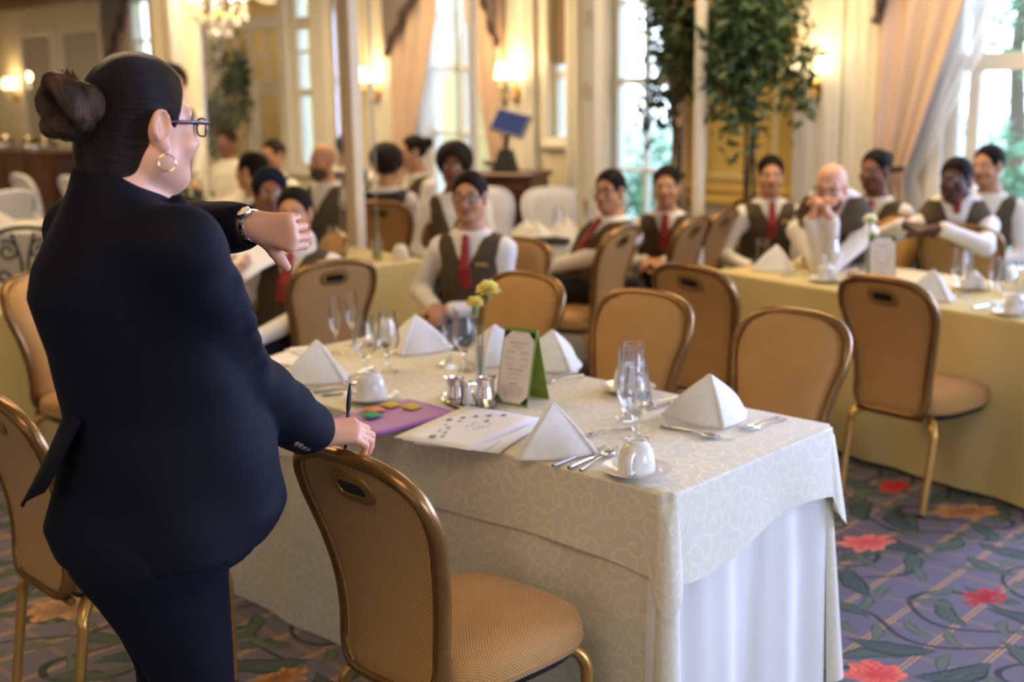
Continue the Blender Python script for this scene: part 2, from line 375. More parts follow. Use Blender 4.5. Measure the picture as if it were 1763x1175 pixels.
def window(n, s0, s1, z0, z1, vs=(), hs=(), w=.07, deep=.05, thick=.035):
    mb = MB(); frame_rect(mb, s0, s1, z0, z1, w, .05, .16); o = mb.build('window_%d' % n, M_TRIM, smooth=False, kind='structure')
    sx_ = sorted([s0+w]+[v for v, _ in vs]+[s1-w]); hz = sorted([z0+w]+[h for h, _ in hs]+[z1-w])
    for v, ww in vs: m = MB(); wb(m, v-ww/2, v+ww/2, z0+w, z1-w, .06, .13, bev=.006); m.build('mullion', M_TRIM, o, smooth=False)
    for h, ww in hs: m = MB(); wb(m, s0+w, s1-w, h-ww/2, h+ww/2, .055, .125, bev=.006); m.build('glazing_bar', M_TRIM, o, smooth=False)
    for i in range(len(sx_)-1):
        for j in range(len(hz)-1):
            m = MB(); wb(m, sx_[i], sx_[i+1], hz[j], hz[j+1], .092, .097); m.build('pane', M_PANE, o, smooth=False)
    m = MB(); wb(m, s0-.05, s1+.05, z0-.05, z0, -.06, .2, bev=.01); m.build('window_sill', M_TRIM, o, smooth=False)
    m = MB(); frame_rect(m, s0-.09, s1+.09, z0-.05, z1+.09, .09, -.03, 0); m.build('casing', M_TRIM, o, smooth=False)
    return o
window(1, -8.9, -8.0, .5, 2.75, [(-8.45, .04)], [(1.15, .04), (1.75, .06), (2.25, .04)])
window(2, -5.86, -5.5, .9, 2.75, [], [(1.66, .07), (2.05, .03), (2.32, .12)])
window(3, -3.95, -3.1, .5, 2.75, [(-3.52, .04)], [(1.3, .03), (1.85, .06), (2.3, .03)])
window(4, -2.46, -2.25, 1.25, 2.75, [], [(1.78, .05)], .03)
window(5, -1.86, -1.24, .45, 2.75, [(-1.56, .03)], [(1.05, .03), (1.72, .05), (2.3, .03)], .05)
window(6, .80, 2.35, .5, 2.75, [(.95, .075), (1.9, .085)], [(1.80, .11)], .06)
for i, s0 in enumerate((2.75, 5.25, 7.75)): window(7+i, s0, s0+1.7, .5, 2.75, [(s0+.85, .06)], [(1.8, .08)])
m = MB(); wb(m, -2.44, -2.27, 1.86, 2.72, .03, .05, bev=.004)
tag(m.build('roller_blind', simple('blind_brown', (.22, .15, .10), .8)), 'brown blind pulled half way down the narrow window', 'blind')
# glazed double door from the mirror image, with an added room behind
def glazed_door():
    s0, s1 = -7.2, -5.95
    mb = MB(); frame_rect(mb, s0, s1, 0, 2.75, .09, .0, .14); o = mb.build('door_1', M_TRIM, smooth=False, kind='structure')
    for a_, b_ in ((s0+.09, -6.58), (-6.57, s1-.09)):
        f = MB(); frame_rect(f, a_, b_, .02, 1.70, .07, .03, .09); lf = f.build('door_leaf', M_TRIM, o, smooth=False)
        p = MB(); wb(p, a_+.07, b_-.07, .09, 1.63, .055, .06); p.build('pane', M_PANE, lf, smooth=False)
    m = MB(); wb(m, s0+.09, s1-.09, 1.70, 1.78, .02, .12, bev=.008); wb(m, s0+.09, s1-.09, 2.28, 2.42, .02, .12, bev=.008)
    m.build('transom_bar', M_TRIM, o, smooth=False)
    for k in range(4):
        a_ = s0+.09+k*.2675
        p = MB(); wb(p, a_, a_+.2675, 1.78, 2.28, .06, .065); p.build('pane', M_PANE, o, smooth=False)
        if k: b = MB(); wb(b, a_-.015, a_+.015, 1.78, 2.28, .04, .08, bev=.004); b.build('glazing_bar', M_TRIM, o, smooth=False)
    b = MB(); wb(b, s0+.09, s1-.09, 2.01, 2.04, .04, .08, bev=.004); b.build('glazing_bar', M_TRIM, o, smooth=False)
    p = MB(); wb(p, s0+.09, s1-.09, 2.42, 2.66, .06, .065); p.build('pane', M_PANE, o, smooth=False)
glazed_door()
M_BACKROOM = simple('back_room_paint', (.62, .50, .24), .6, 0, .08, 2)
mb = MB(); wb(mb, -8.0, -5.2, 0, 2.98, 2.6, 2.75); wb(mb, -8.0, -7.9, 0, 2.98, .22, 2.6); wb(mb, -5.95, -5.88, 0, 2.98, .22, 2.6); wb(mb, -8.0, -5.88, 2.9, 2.98, .22, 2.7); wb(mb, -8.0, -5.88, -.1, 0, .22, 2.7)
mb.build('wall_added_room', M_BACKROOM, smooth=False, kind='structure')  # room added so the door panes read yellow
area('door_room_fill_light', Wp(-6.9, 1.4, 2.85), Wp(-6.9, 1.4, 0), .6, .6, 22, WARM)  # lamp added to warm the walls behind the panes
# columns, posts and clear glass in place of the mirror panels between them
def column(x, y, w, d, mat, edge=None, h=2.98, base=True, name='column'):
    mb = MB(); mb.box((0, 0, h/2), (w, d, h), 0, None, .008)
    if base: mb.box((0, 0, .09), (w+.05, d+.05, .18), 0, None, .012); mb.box((0, 0, .21), (w+.025, d+.025, .05), 0, None, .01)
    o = mb.build(name, mat, loc=(x, y, 0), rz=WYAW, smooth=False, kind='structure')
    if edge:
        e = MB()
        for sx_ in (-1, 1): e.box((sx_*(w/2-.012), -d/2-.006, h/2), (.03, .014, h-.5), 0, None, .003)
        e.build('edge_bead', edge, o, smooth=False)
    return o
c1 = column(-2.585, 9.75, .24, .30, M_CREAM, M_TANTRIM)
e = MB(); e.box((.15, -.10, 1.49), (.07, .12, 2.5), 0, None, .01); e.build('white_stile', M_TRIM, c1, smooth=False)
c2 = column(-.960, 7.6, .085, .08, M_TRIM, M_TANTRIM)
c3 = column(-.247, 8.65, .058, .05, M_TRIM)
c4 = column(.56, 8.15, .095, .08, M_TRIM)
e = MB(); e.box((-.105, .03, 1.49), (.11, .05, 2.9), 0, None, .006); e.build('cream_jamb', M_PIL, c4, smooth=False)
c5 = column(1.20, 7.75, .062, .06, M_TRIM)
for z in (1.66, 2.12, .9):
    hg = MB(); hg.box((-.03, -.05, z), (.03, .012, .09), 0, None, .004); hg.tube([(-.03, -.058, z-.05), (-.03, -.058, z+.05)], .009, 8); hg.build('brass_hinge', M_GOLD, c4)
def screen(p, q, name):
    p, q = Vector(p+(0,)), Vector(q+(0,)); d = (q-p); L = d.length; rz = math.atan2(d.y, d.x)
    mb = MB(); mb.box((L/2, 0, .04), (L, .04, .08)); mb.box((L/2, 0, 2.94), (L, .04, .08)); o = mb.build(name, M_TRIM, loc=p, rz=rz, smooth=False, kind='structure')
    m = MB(); m.box((L/2, 0, 1.49), (L, .006, 2.82)); m.build('pane', glass('screen_glass', (.985, .99, 1), .05, .01, .004), o, smooth=False)
    m = MB(); m.box((L-.13, 0, 1.49), (.012, .018, 2.82)); m.box((.10, 0, 1.49), (.012, .018, 2.82)); m.build('bevel_strip', glass('bevel_glass', (.9, .93, 1), .6, .05, .25), o, smooth=False)
screen((-2.40, 9.62), (-1.00, 7.66), 'mirror_stand_in'); screen((-.91, 7.66), (-.275, 8.60), 'mirror_stand_in.001')  # stands in for two mirrors; what they reflect is built solid behind

# ================================================================ outside the windows
M_LAWN = simple('lawn', (.34, .40, .30), .9, 0, .4, 6)
mb = MB(); mb.add([Wp(-30, .25, -.25), Wp(30, .25, -.25), Wp(30, 60, -.25), Wp(-30, 60, -.25)], [(0, 1, 2, 3)])
mb.build('ground', M_LAWN, smooth=False, kind='structure')
def leaf_cloud(n, fn, size, seed=0):
    r_ = random.Random(seed); mb = MB()
    for _ in range(n):
        c = Vector(fn(r_)); d = Vector((r_.gauss(0, 1), r_.gauss(0, 1), r_.gauss(-.3, .8))).normalized(); w = d.orthogonal().normalized()
        w = Matrix.Rotation(r_.uniform(0, 6.28), 3, d) @ w; L = size*r_.uniform(.7, 1.3); W_ = L*.38; nrm = d.cross(w)*L*.08
        mb.add([c, c+d*L*.5+w*W_*.5+nrm, c+d*L, c+d*L*.5-w*W_*.5+nrm], [(0, 1, 2), (0, 2, 3)])
    return mb
M_HEDGE = simple('hedge_leaf', (.14, .27, .13), .6, 0, .5, 3)
for i, (s, t_, h, w, lab) in enumerate([(-.2, 4.2, 1.35, 2.4, 'green hedge outside the large window at the end of the room'), (-7.7, 4.6, 1.4, 1.8, 'low green bush outside the curtained window beyond the mirrors'), (-4.6, 4.6, 1.1, 1.3, 'green bush outside the tall middle window'), (5.5, 6.0, 1.4, 4.5, 'long garden hedge beyond the side windows')]):
    b = Wp(s, t_, -.25)
    mb = leaf_cloud(1500, lambda r_: (max(-w*.6, min(w*.6, r_.gauss(0, w*.35))), max(-.7, min(.7, r_.gauss(0, .35))), abs(r_.gauss(.5, .32))*h), .17, i)
    o = mb.build('garden_hedge', M_HEDGE, loc=b, rz=WYAW, kind='stuff'); tag(o, lab, 'hedge')
for i, (s, t_, h, lab) in enumerate([(-2.4, 9.5, 5.5, 'garden tree seen through the large end window')]):
    t_o = thing('garden_tree', lab, 'tree', Wp(s, t_, -.25))
    mb = MB(); mb.tube([(0, 0, 0), (.05, .03, 1.2), (0, .1, 2.4), (.1, 0, h*.75)], [.16, .13, .1, .04], 8); mb.build('trunk', M_BARK, t_o)
    mb = leaf_cloud(1100, lambda r_: (r_.gauss(0, .8), r_.gauss(0, .8), h*.62+r_.gauss(0, .75)), .22, 20+i); mb.build('crown', M_HEDGE, t_o, kind='stuff')

# ================================================================ curtains, lamps, plants
def cloth_mat(name, c1, c2, sc=30):
    t = NT(name); p = t.n('TexCoord').outputs['Object']; ns = t.n('TexNoise', {'Vector': p, 'Scale': 2.0, 'Detail': 3.0}); wv = t.n('TexNoise', {'Vector': p, 'Scale': 220.0})
    return t.bsdf(t.mix(ns.outputs[0], lin(c1), lin(c2)), .8, 0, wv.outputs[0], .12, .001, .2, Sheen_Weight=.2)
M_CURT = cloth_mat('peach_curtain', 'd4bdae', 'c2a693'); M_SWAG = cloth_mat('grey_swag', '8a7f7c', '6e625e'); M_FRINGE = simple('fringe_brown', (.07, .045, .035), .8)
def sheer_mat():
    t = NT('sheer_white'); return t.surf(t.n('MixShader', {0: .55, 1: t.n('BsdfTransparent', {0: (1, 1, 1, 1)}), 2: t.n('MixShader', {0: .6, 1: t.n('BsdfDiffuse', {0: (.9, .9, .9, 1)}), 2: t.n('BsdfTranslucent', {0: (.9, .9, .92, 1)})})}))
M_SHEER = sheer_mat()
def curtain(s_edge, direction, width, label, waist_z=1.08, trim_len=None, z_top=2.74, sheer=0):
    """hung from the top, gathered to the s_edge side at waist height"""
    o = thing('curtain', label, 'curtain', Wp(s_edge, -.06, 0), WYAW, 'tied back peach curtains')
    def f(a_, b_):
        z = z_top*(1-b_); q = (z-waist_z)
        k = 1.0 if q > 1.3 else .34+.66*max(0, q)/1.3 if q > 0 else .34+.25*min(1, -q/.9)
        x = direction*a_*width*k
        ph = a_*width*34
        return (x, -.045-.028*math.sin(ph)*(.5+.5*k)-.02*math.sin(ph*.37+1), z)
    MB().grid(f, 72, 26).build('drape', M_CURT, o, solid=.004)
    mb = MB(); mb.tube([(direction*width*q, -.1+.03*math.cos(q*9), waist_z+.04+.10*q) for q in np.linspace(-.02, .38, 9)], .022, 8); mb.build('tieback', M_FRINGE, o)
    if sheer:
        def h(a_, b_):
            z = z_top*(1-b_); k = 1.0 if z-waist_z > 1.3 else .30+.70*max(0, z-waist_z)/1.3 if z > waist_z else .30+.5*min(1, (waist_z-z)/.9)
            return (direction*(width*.3+a_*(width*.7+sheer))*k, -.02-.016*math.sin(a_*46), z)
        MB().grid(h, 60, 20).build('sheer_drape', M_SHEER, o)
    if trim_len:
        L, dz = trim_len
        def g(a_, b_): return (direction*(a_*L), -.13-.02*math.sin(a_*26+b_*3), z_top-(b_*(dz*(1-a_)**1.2+.03)))
        MB().grid(g, 26, 12).build('swag', M_SWAG, o, solid=.004)
        mb = MB(); pts = [Vector(g(a_, 1)) for a_ in np.linspace(0, 1, 22)]; mb.tube(pts, [.028+.006*math.sin(i*2.4) for i in range(22)], 7); mb.build('fringe', M_FRINGE, o)
    return o
curtain(.40, 1, .62, 'peach curtain tied back beside the large end window', 1.08, (.30, .66), 2.74, .30)
curtain(-1.30+.24, -1, .30, 'narrow peach curtain right of the tall middle window, beside the yellow wall', 1.0)
curtain(-4.22, 1, .62, 'peach curtain with dark swag trim, left of the window seen in the mirror panel', 1.0, (.62, .74), 2.74, .34)
curtain(-2.86, -1, .42, 'tan curtain between slim white post and the lamp above the cherry cabinet', 1.0, (.30, .70))
curtain(-9.08, 1, .48, 'grey lilac curtain with dark trim at the farthest window', 1.0, (.62, .8))
def sconce_proto(label):
    o = thing('wall_sconce', label, 'lamp')
    mb = MB(); mb.lathe([(.0, -.012), (.045, -.012), (.05, 0), (.03, .012), (0, .014)], 16, (0, -.012, 1.62), axis=(0, -1, 0), sx_=1, sy_=1.5); mb.lathe([(.0, -.06), (.014, -.05), (.02, -.02), (.012, 0), (.02, .02), (0, .03)], 10, (0, -.05, 1.6)); mb.build('backplate', M_GOLD, o)
    for sx_ in (-1, 1):
        a = MB(); a.tube(spline([(0, -.03, 1.62), (sx_*.05, -.08, 1.58), (sx_*.09, -.1, 1.62), (sx_*.09, -.1, 1.67)], 12), .007, 6); a.lathe([(0, 1.665), (.024, 1.672), (.018, 1.69), (0, 1.69)], 10, (sx_*.09, -.1, 0)); a.build('arm', M_GOLD, o)
        c = MB(); c.lathe([(.011, 1.69), (.011, 1.75)], 10, (sx_*.09, -.1, 0)); c.build('candle', M_PORC, o)
        c = MB(); c.lathe([(.058, 1.73), (.034, 1.86)], 16, (sx_*.09, -.1, 0)); c.build('lamp_shade', M_SHADE, o, solid=.002)
        b = MB(); b.sphere((sx_*.09, -.1, 1.785), (.018, .018, .03), 8, 6); b.build('bulb', M_BULB, o)
    l = bpy.data.lights.new('sconce_light', 'POINT'); l.energy = 7; l.color = (1, .62, .25); l.shadow_soft_size = .06
    lo = bpy.data.objects.new('sconce_light', l); COL.objects.link(lo); lo.parent = o; lo.location = (0, -.17, 1.88)
    return o
def emis(name, col, st):
    t = NT(name); return t.surf(t.n('Emission', {0: lin(col), 1: st}))
M_SHADE = emis('lit_shade', (1, .76, .40), 7); M_BULB = emis('lit_bulb', (1, .8, .5), 14)
sconce = Proto(sconce_proto)
for s, t_, lab in ((-.05, -.07, 'lit wall lamp on the pilaster right of the ficus'), (-2.74, -.07, 'lit wall lamp above the cherry cabinet'), (-4.46, -.07, 'lit wall lamp seen in the mirror panel, left of the swagged curtain'), (-11.75, 0, 'lit wall lamp at far left between the mirrors')):
    sconce(Wp(s, t_, .02), WYAW, lab, 'lit wall lamps')
for i, (s0, s1, lab) in enumerate(((-11.5, -10.62, 'tall framed wall mirror nearest the far left lamp'), (-10.42, -9.42, 'tall framed wall mirror beside the farthest window'))):
    o = thing('wall_mirror', lab, 'mirror', Wp(s0, 0, 0), WYAW, 'framed mirrors')
    w = s1-s0; mb = MB()
    for c, d in (((w/2, -.02, .98), (w, .04, .06)), ((w/2, -.02, 2.42), (w, .04, .06)), ((.03, -.02, 1.7), (.06, .04, 1.4)), ((w-.03, -.02, 1.7), (.06, .04, 1.4))): mb.box(c, d, 0, None, .01)
    mb.build('mirror_frame', M_TRIM, o, smooth=False)
    mb = MB(); mb.box((w/2, -.008, 1.7), (w-.1, .012, 1.4)); mb.build('mirror_glass', simple('mirror', (.62, .62, .6), .03, 1.0, .02, 3, 0), o, smooth=False)
def ficus(x, y, label, seed, zc, hr, vr, top, n):
    o = thing('ficus_tree', label, 'plant', (x, y, 0), 0, 'potted ficus trees'); r_ = random.Random(seed)
    mb = MB(); mb.lathe([(.11, 0), (.15, .28), (.165, .30), (.165, .33), (.145, .33), (.14, .30), (0, .30)], 18); mb.build('pot', simple('pot_brown', (.16, .09, .05), .5), o)
    mb = MB(); tips = []
    for k in range(3):
        a = k*2.1+seed; p = [(.02*math.cos(a), .02*math.sin(a), .3), (.035*math.cos(a+1), .035*math.sin(a+1), .75), (.03*math.cos(a+2), .03*math.sin(a+2), zc-.2)]
        for q in range(1): mb.tube(spline(p, 10), np.linspace(.016, .011, 10), 6)
        for b in range(5):
            an = r_.uniform(0, 6.28); z0 = zc-.25+b*.14; e = (hr*.75*math.cos(an), hr*.75*math.sin(an), z0+.25+r_.uniform(-.1, .2)); tips.append(e)
            mb.tube(spline([(p[2][0], p[2][1], z0), (e[0]*.5, e[1]*.5, z0+.16), e], 7), np.linspace(.009, .003, 7), 5)
    for k in range(3): tips.append((r_.uniform(-.1, .1), r_.uniform(-.1, .1), top-.3-.22*k))
    mb.build('stem', M_BARK, o)
    cl = [(e[0]+r_.gauss(0, .05), e[1]+r_.gauss(0, .05), e[2]+r_.gauss(0, .06)) for e in tips for _ in range(2)]
    def f(q):
        c = q.choice(cl); return (max(-hr, min(hr, c[0]+q.gauss(0, hr*.22))), max(-hr, min(hr, c[1]+q.gauss(0, hr*.22))), c[2]+q.gauss(0, vr*.22))
    leaf_cloud(n, f, .095, seed).build('foliage', M_LEAF, o, kind='stuff'); return o
ficus(1.55, 7.90, 'tall potted ficus in front of the yellow wall', 3, 1.66, .32, .60, 2.5, 2600)
ficus(1.13, 8.28, 'second potted ficus just behind the slim white post', 8, 1.62, .23, .50, 2.6, 1500)
ficus(Wp(-6.25, -.5).x, Wp(-6.25, -.5).y, 'dark ficus standing before the glazed double door', 12, 1.3, .2, .35, 1.75, 900)
def chandelier():
    o = thing('chandelier', 'mirrored crystal chandelier with lit candle bulbs, built hanging near the ceiling', 'chandelier', (-2.12, 9.2, 2.08))  # mirror image of a chandelier, built as a hanging one
    mb = MB(); mb.lathe([(.0, 0), (.03, .02), (.05, .06), (.02, .1), (.035, .18), (.06, .24), (.02, .3), (.015, .45), (.04, .5), (.01, .56), (.008, .84), (0, .84)], 14); mb.build('centre_stem', M_GLASS, o)
    mb = MB(); mb.tube([(0, 0, .5), (0, 0, .86)], .006, 6); mb.build('chain', M_GOLD, o)
    drop = None
    for k in range(10):
        a = k*math.pi/5; ca, sa = math.cos(a), math.sin(a)
        m = MB(); m.tube(spline([(0, 0, .2), (.08*ca, .08*sa, .13), (.18*ca, .18*sa, .16), (.20*ca, .20*sa, .25)], 10), .006, 5); m.build('arm', M_GOLD, o)
        m = MB(); m.lathe([(.009, .26), (.009, .33), (0, .33)], 8, (.2*ca, .2*sa, 0)); m.sphere((.2*ca, .2*sa, .355), (.013, .013, .028), 8, 6); m.build('candle_bulb', M_BULB2, o)
        for j, (rr, zz) in enumerate(((.2, .2), (.14, .10), (.08, .02), (.2, .14), (.11, .3))):
            m = MB(); m.sphere((0, 0, 0), (.014, .014, .035), 6, 4)
            if drop is None: d = drop = m.build('crystal_drop', M_CRYS, o, smooth=False)
            else: d = drop.copy(); COL.objects.link(d); d.parent = o
            d.location = (rr*math.cos(a+j*.3), rr*math.sin(a+j*.3), zz)
    l = bpy.data.lights.new('chandelier_light', 'POINT'); l.energy = 30; l.color = (1, .7, .36); l.shadow_soft_size = .2
    lo = bpy.data.objects.new('chandelier_light', l); COL.objects.link(lo); lo.parent = o; lo.location = (0, 0, .5)
M_BULB2 = emis('candle_flame_bulb', (1, .82, .55), 22); M_CRYS = simple('crystal', (.95, .9, .82), .05, 0, .02, 5, 0, .9, Emission_Color=(1, .85, .6, 1), Emission_Strength=.0)
chandelier()

# ================================================================ people: distance fields turned into one smooth skin
class Field:
    def __init__(s, lo, hi, vox):
        s.lo = np.array(lo, np.float32); s.vox = vox
        s.n = np.ceil((np.array(hi)-np.array(lo))/vox).astype(int)+1
        s.d = np.full(s.n, 1.0, np.float32); s.lab = np.zeros(s.n, np.uint8)
    def block(s, lo, hi, pad):
        a = np.clip(np.floor((np.array(lo)-pad-s.lo)/s.vox).astype(int), 0, s.n); b = np.clip(np.ceil((np.array(hi)+pad-s.lo)/s.vox).astype(int)+1, 0, s.n)
        if np.any(b <= a): return None, None
        sl = tuple(slice(i, j) for i, j in zip(a, b))
        ax = [(np.arange(i, j, dtype=np.float32)*s.vox+s.lo[k]) for k, (i, j) in enumerate(zip(a, b))]
        return sl, (ax[0][:, None, None], ax[1][None, :, None], ax[2][None, None, :])
    def put(s, lo, hi, fn, k=.01, lab=0):
        sl, X = s.block(lo, hi, k+3*s.vox)
        if sl is None: return
        e = fn(X); d = s.d[sl]
        if lab is not None: s.lab[sl] = np.where(e < d, np.uint8(lab), s.lab[sl])
        if k > 0: h = np.maximum(k-np.abs(d-e), 0)/k; s.d[sl] = np.minimum(d, e)-h*h*k*.25
        else: s.d[sl] = np.minimum(d, e)
    def cut(s, lo, hi, fn, k=.006):
        sl, X = s.block(lo, hi, k+3*s.vox)
        if sl is None: return
        e = -fn(X); d = s.d[sl]; h = np.maximum(k-np.abs(d-e), 0)/k; s.d[sl] = np.maximum(d, e)+h*h*k*.25
    def cap(s, a, b, r1, r2, k=.01, lab=0, cut=False):
        a, b = np.array(a, float), np.array(b, float); ba = b-a; L = max(float(ba@ba), 1e-9)
        def fn(X):
            p = [X[i]-a[i] for i in range(3)]
            h = np.clip((p[0]*ba[0]+p[1]*ba[1]+p[2]*ba[2])/L, 0, 1)
            return np.sqrt((p[0]-ba[0]*h)**2+(p[1]-ba[1]*h)**2+(p[2]-ba[2]*h)**2)-(r1+(r2-r1)*h)
        m = max(r1, r2); lo, hi = np.minimum(a, b)-m, np.maximum(a, b)+m
        (s.cut(lo, hi, fn, k) if cut else s.put(lo, hi, fn, k, lab))
    def ell(s, c, r, k=.01, lab=0, B=None, cut=False):
        c = np.array(c, float); r = np.array(r, float); B = np.eye(3) if B is None else np.array(B, float)   # rows: local axes
        def fn(X):
            p = [X[i]-c[i] for i in range(3)]; q = [p[0]*B[j][0]+p[1]*B[j][1]+p[2]*B[j][2] for j in range(3)]
            k0 = np.sqrt((q[0]/r[0])**2+(q[1]/r[1])**2+(q[2]/r[2])**2); k1 = np.sqrt((q[0]/r[0]**2)**2+(q[1]/r[1]**2)**2+(q[2]/r[2]**2)**2)
            return k0*(k0-1)/np.maximum(k1, 1e-6)
        e = np.sqrt((B.T**2)@(r**2))
        (s.cut(c-e, c+e, fn, k) if cut else s.put(c-e, c+e, fn, k, lab))
    def loft(s, F, tab, grow=0.0, k=.02, lab=0, zlo=None, zhi=None, extra=None):
        """stack of ovals: rows (z, cx, cy, half width, half depth) in the frame F = (origin, right, forward)"""
        O, Rv, Fv = [np.array(q, float) for q in F]; t = np.array(tab, float); Z = t[:, 0]
        z0 = (Z[0] if zlo is None else zlo); z1 = (Z[-1] if zhi is None else zhi)
        m = float(np.max(np.abs(t[:, 1:3]).sum(1)+np.max(t[:, 3:5], axis=1)))+grow+.02
        def fn(X):
            px, py, pz = X[0]-O[0], X[1]-O[1], X[2]-O[2]
            x = px*Rv[0]+py*Rv[1]; y = px*Fv[0]+py*Fv[1]; z1d = pz
            cx, cy, a, b = [np.interp(z1d, Z, t[:, j]).astype(np.float32) for j in (1, 2, 3, 4)]
            a = a+grow; b = b+grow; q = np.sqrt(((x-cx)/a)**2+((y-cy)/b)**2)
            d = (q-1)*np.minimum(a, b)
            if extra is not None: d = d+extra(x, y, z1d)
            dz = np.maximum(z0-grow*0-z1d, z1d-z1)
            return np.maximum(d, dz)
        s.put((O[0]-m, O[1]-m, O[2]+z0), (O[0]+m, O[1]+m, O[2]+z1), fn, k, lab)
    def mesh(s, name, mats, parent=None, origin=(0, 0, 0), smooth=0):
        d = s.d; sg = d < 0
        C = np.zeros(np.array(d.shape)-1, np.uint8); nx, ny, nz = C.shape
        for i in (0, 1):
            for j in (0, 1):
                for k in (0, 1): C += sg[i:nx+i, j:ny+j, k:nz+k]
        idx = np.argwhere((C > 0) & (C < 8)); I = idx.T
        vid = np.full(C.shape, -1, np.int32); vid[I[0], I[1], I[2]] = np.arange(len(idx))
        pos = np.zeros((len(idx), 3), np.float32); cnt = np.zeros(len(idx), np.float32)
        cor = [(i, j, k) for i in (0, 1) for j in (0, 1) for k in (0, 1)]; val = {c: d[I[0]+c[0], I[1]+c[1], I[2]+c[2]] for c in cor}
        for a in cor:
            for ax in range(3):
                if a[ax]: continue
                b = list(a); b[ax] = 1; b = tuple(b); da, db = val[a], val[b]; cr_ = (da < 0) != (db < 0)
                t = np.where(cr_, da/np.where(cr_, da-db, 1), 0)
                for q in range(3): pos[:, q] += np.where(cr_, a[q]+(t if q == ax else 0), 0)
                cnt += cr_
        V = (idx+pos/cnt[:, None])*s.vox+s.lo
        Fs = []
        for ax in range(3):
            o1, o2 = [(1, 2), (2, 0), (0, 1)][ax]
            sl0 = [slice(None)]*3; sl1 = [slice(None)]*3; sl0[ax] = slice(0, -1); sl1[ax] = slice(1, None)
            x = sg[tuple(sl0)] != sg[tuple(sl1)]; E = np.argwhere(x)
            E = E[(E[:, o1] > 0) & (E[:, o2] > 0) & (E[:, o1] < d.shape[o1]-1) & (E[:, o2] < d.shape[o2]-1)]
            def cell(d1, d2):
                q = E.copy(); q[:, o1] -= d1; q[:, o2] -= d2; return vid[q[:, 0], q[:, 1], q[:, 2]]
            f = np.stack([cell(1, 1), cell(0, 1), cell(0, 0), cell(1, 0)], 1)
            ins = sg[E[:, 0], E[:, 1], E[:, 2]]; f[~ins] = f[~ins][:, ::-1]; Fs.append(f)
        Fq = np.concatenate(Fs); Fq = Fq[(Fq >= 0).all(1)]
        for _ in range(smooth):
            acc = np.zeros_like(V); c = np.zeros(len(V), np.float32)
            for a in range(4):
                i0, i1 = Fq[:, a], Fq[:, (a+1) % 4]
                for q in range(3): acc[:, q] += np.bincount(i0, V[i1, q], len(V)); acc[:, q] += np.bincount(i1, V[i0, q], len(V))
                c += np.bincount(i0, minlength=len(V))+np.bincount(i1, minlength=len(V))
            V = V*.5+acc/np.maximum(c, 1)[:, None]*.5
        g = np.round(idx+pos/cnt[:, None]).astype(int); lv = s.lab[g[:, 0], g[:, 1], g[:, 2]]
        me = bpy.data.meshes.new(name); V = V-np.array(origin, np.float32)
        me.vertices.add(len(V)); me.vertices.foreach_set('co', V.astype(np.float32).ravel())
        me.loops.add(len(Fq)*4); me.loops.foreach_set('vertex_index', Fq.astype(np.int32).ravel())
        me.polygons.add(len(Fq)); me.polygons.foreach_set('loop_start', np.arange(0, len(Fq)*4, 4, dtype=np.int32))
        me.update(calc_edges=True)
        for m in (mats if isinstance(mats, (list, tuple)) else [mats]): me.materials.append(m)
        me.polygons.foreach_set('material_index', np.minimum(lv[Fq[:, 0]], len(me.materials)-1).astype(np.int32)); me.polygons.foreach_set('use_smooth', [True]*len(Fq))
        o = bpy.data.objects.new(name, me); COL.objects.link(o)
        if parent is not None: o.parent = parent
        return o

def nrm(v): v = np.array(v, float); return v/np.linalg.norm(v)
def basis(f, pitch=0.0, roll=0.0):
    """right, forward, up of something that looks along the flat direction f"""
    f = nrm([f[0], f[1], 0]); r = np.array([f[1], -f[0], 0]); u = np.array([0, 0, 1.])
    f2 = f*math.cos(pitch)+u*math.sin(pitch); u2 = np.cross(r, f2)
    return r*math.cos(roll)+u2*math.sin(roll), f2, u2*math.cos(roll)-r*math.sin(roll)
def head(F, H, B, sc=1.0, female=False, lipl=1, eyel=2, irisl=3, browl=4, fat=0.0, beard=0):
    """skull, jaw, nose, eyes, lips and ears; H is between the eyes' level and the skull's middle"""
    r, f, u = B; Bm = np.array([r, f, u])
    def P(x, y, z): return H+(r*x+f*y+u*z)*sc
    def E(c, rad, **kw): F.ell(P(*c), np.array(rad)*sc, B=Bm, **kw)
    def Cp(a, b, r1, r2, **kw): F.cap(P(*a), P(*b), r1*sc, r2*sc, **kw)
    E((0, -.012, .030), (.074, .094, .082), k=.02)
    E((0, .028, -.035), (.060+fat, .064, .075), k=.03)
    Cp((0, .066, -.094), (0, .06, -.085), .021+fat*.5, .026, k=.025)
    for q in (-1, 1):
        Cp((q*.047, .008, -.062), (q*.022, .06, -.092), .024+fat, .02, k=.025); E((q*.040, .062, -.035), (.022+fat, .022, .024), k=.02)
        Cp((q*.014, .086, .022), (q*.046, .070, .020), .010, .009, k=.012)
        E((q*.031, .096, .000), (.015, .014, .011), k=.01, cut=True); E((q*.031, .0765, .0), (.0125,)*3, k=.0, lab=eyel); E((q*.031, .0865, .0), (.0058, .0045, .0058), k=0, lab=irisl)
        Cp((q*.018, .0915, .026), (q*.044, .078, .027), .0042, .003, k=.0, lab=browl)
        E((q*.0755, -.006, -.008), (.009, .019, .030), k=.008); E((q*.083, -.002, -.006), (.006, .012, .019), k=.004, cut=True); Cp((q*.075, .002, -.036), (q*.0755, .004, -.030), .008, .008, k=.006)
        E((q*.010, .098, -.036), (.008, .009, .007), k=.006)
    Cp((0, .088, .012), (0, .108, -.032), .008, .0125, k=.012)
    E((0, .0895, -.061), (.023, .010, .0055), k=.003, lab=lipl); E((0, .088, -.070), (.020, .010, .0065), k=.003, lab=lipl)
    if beard: pass
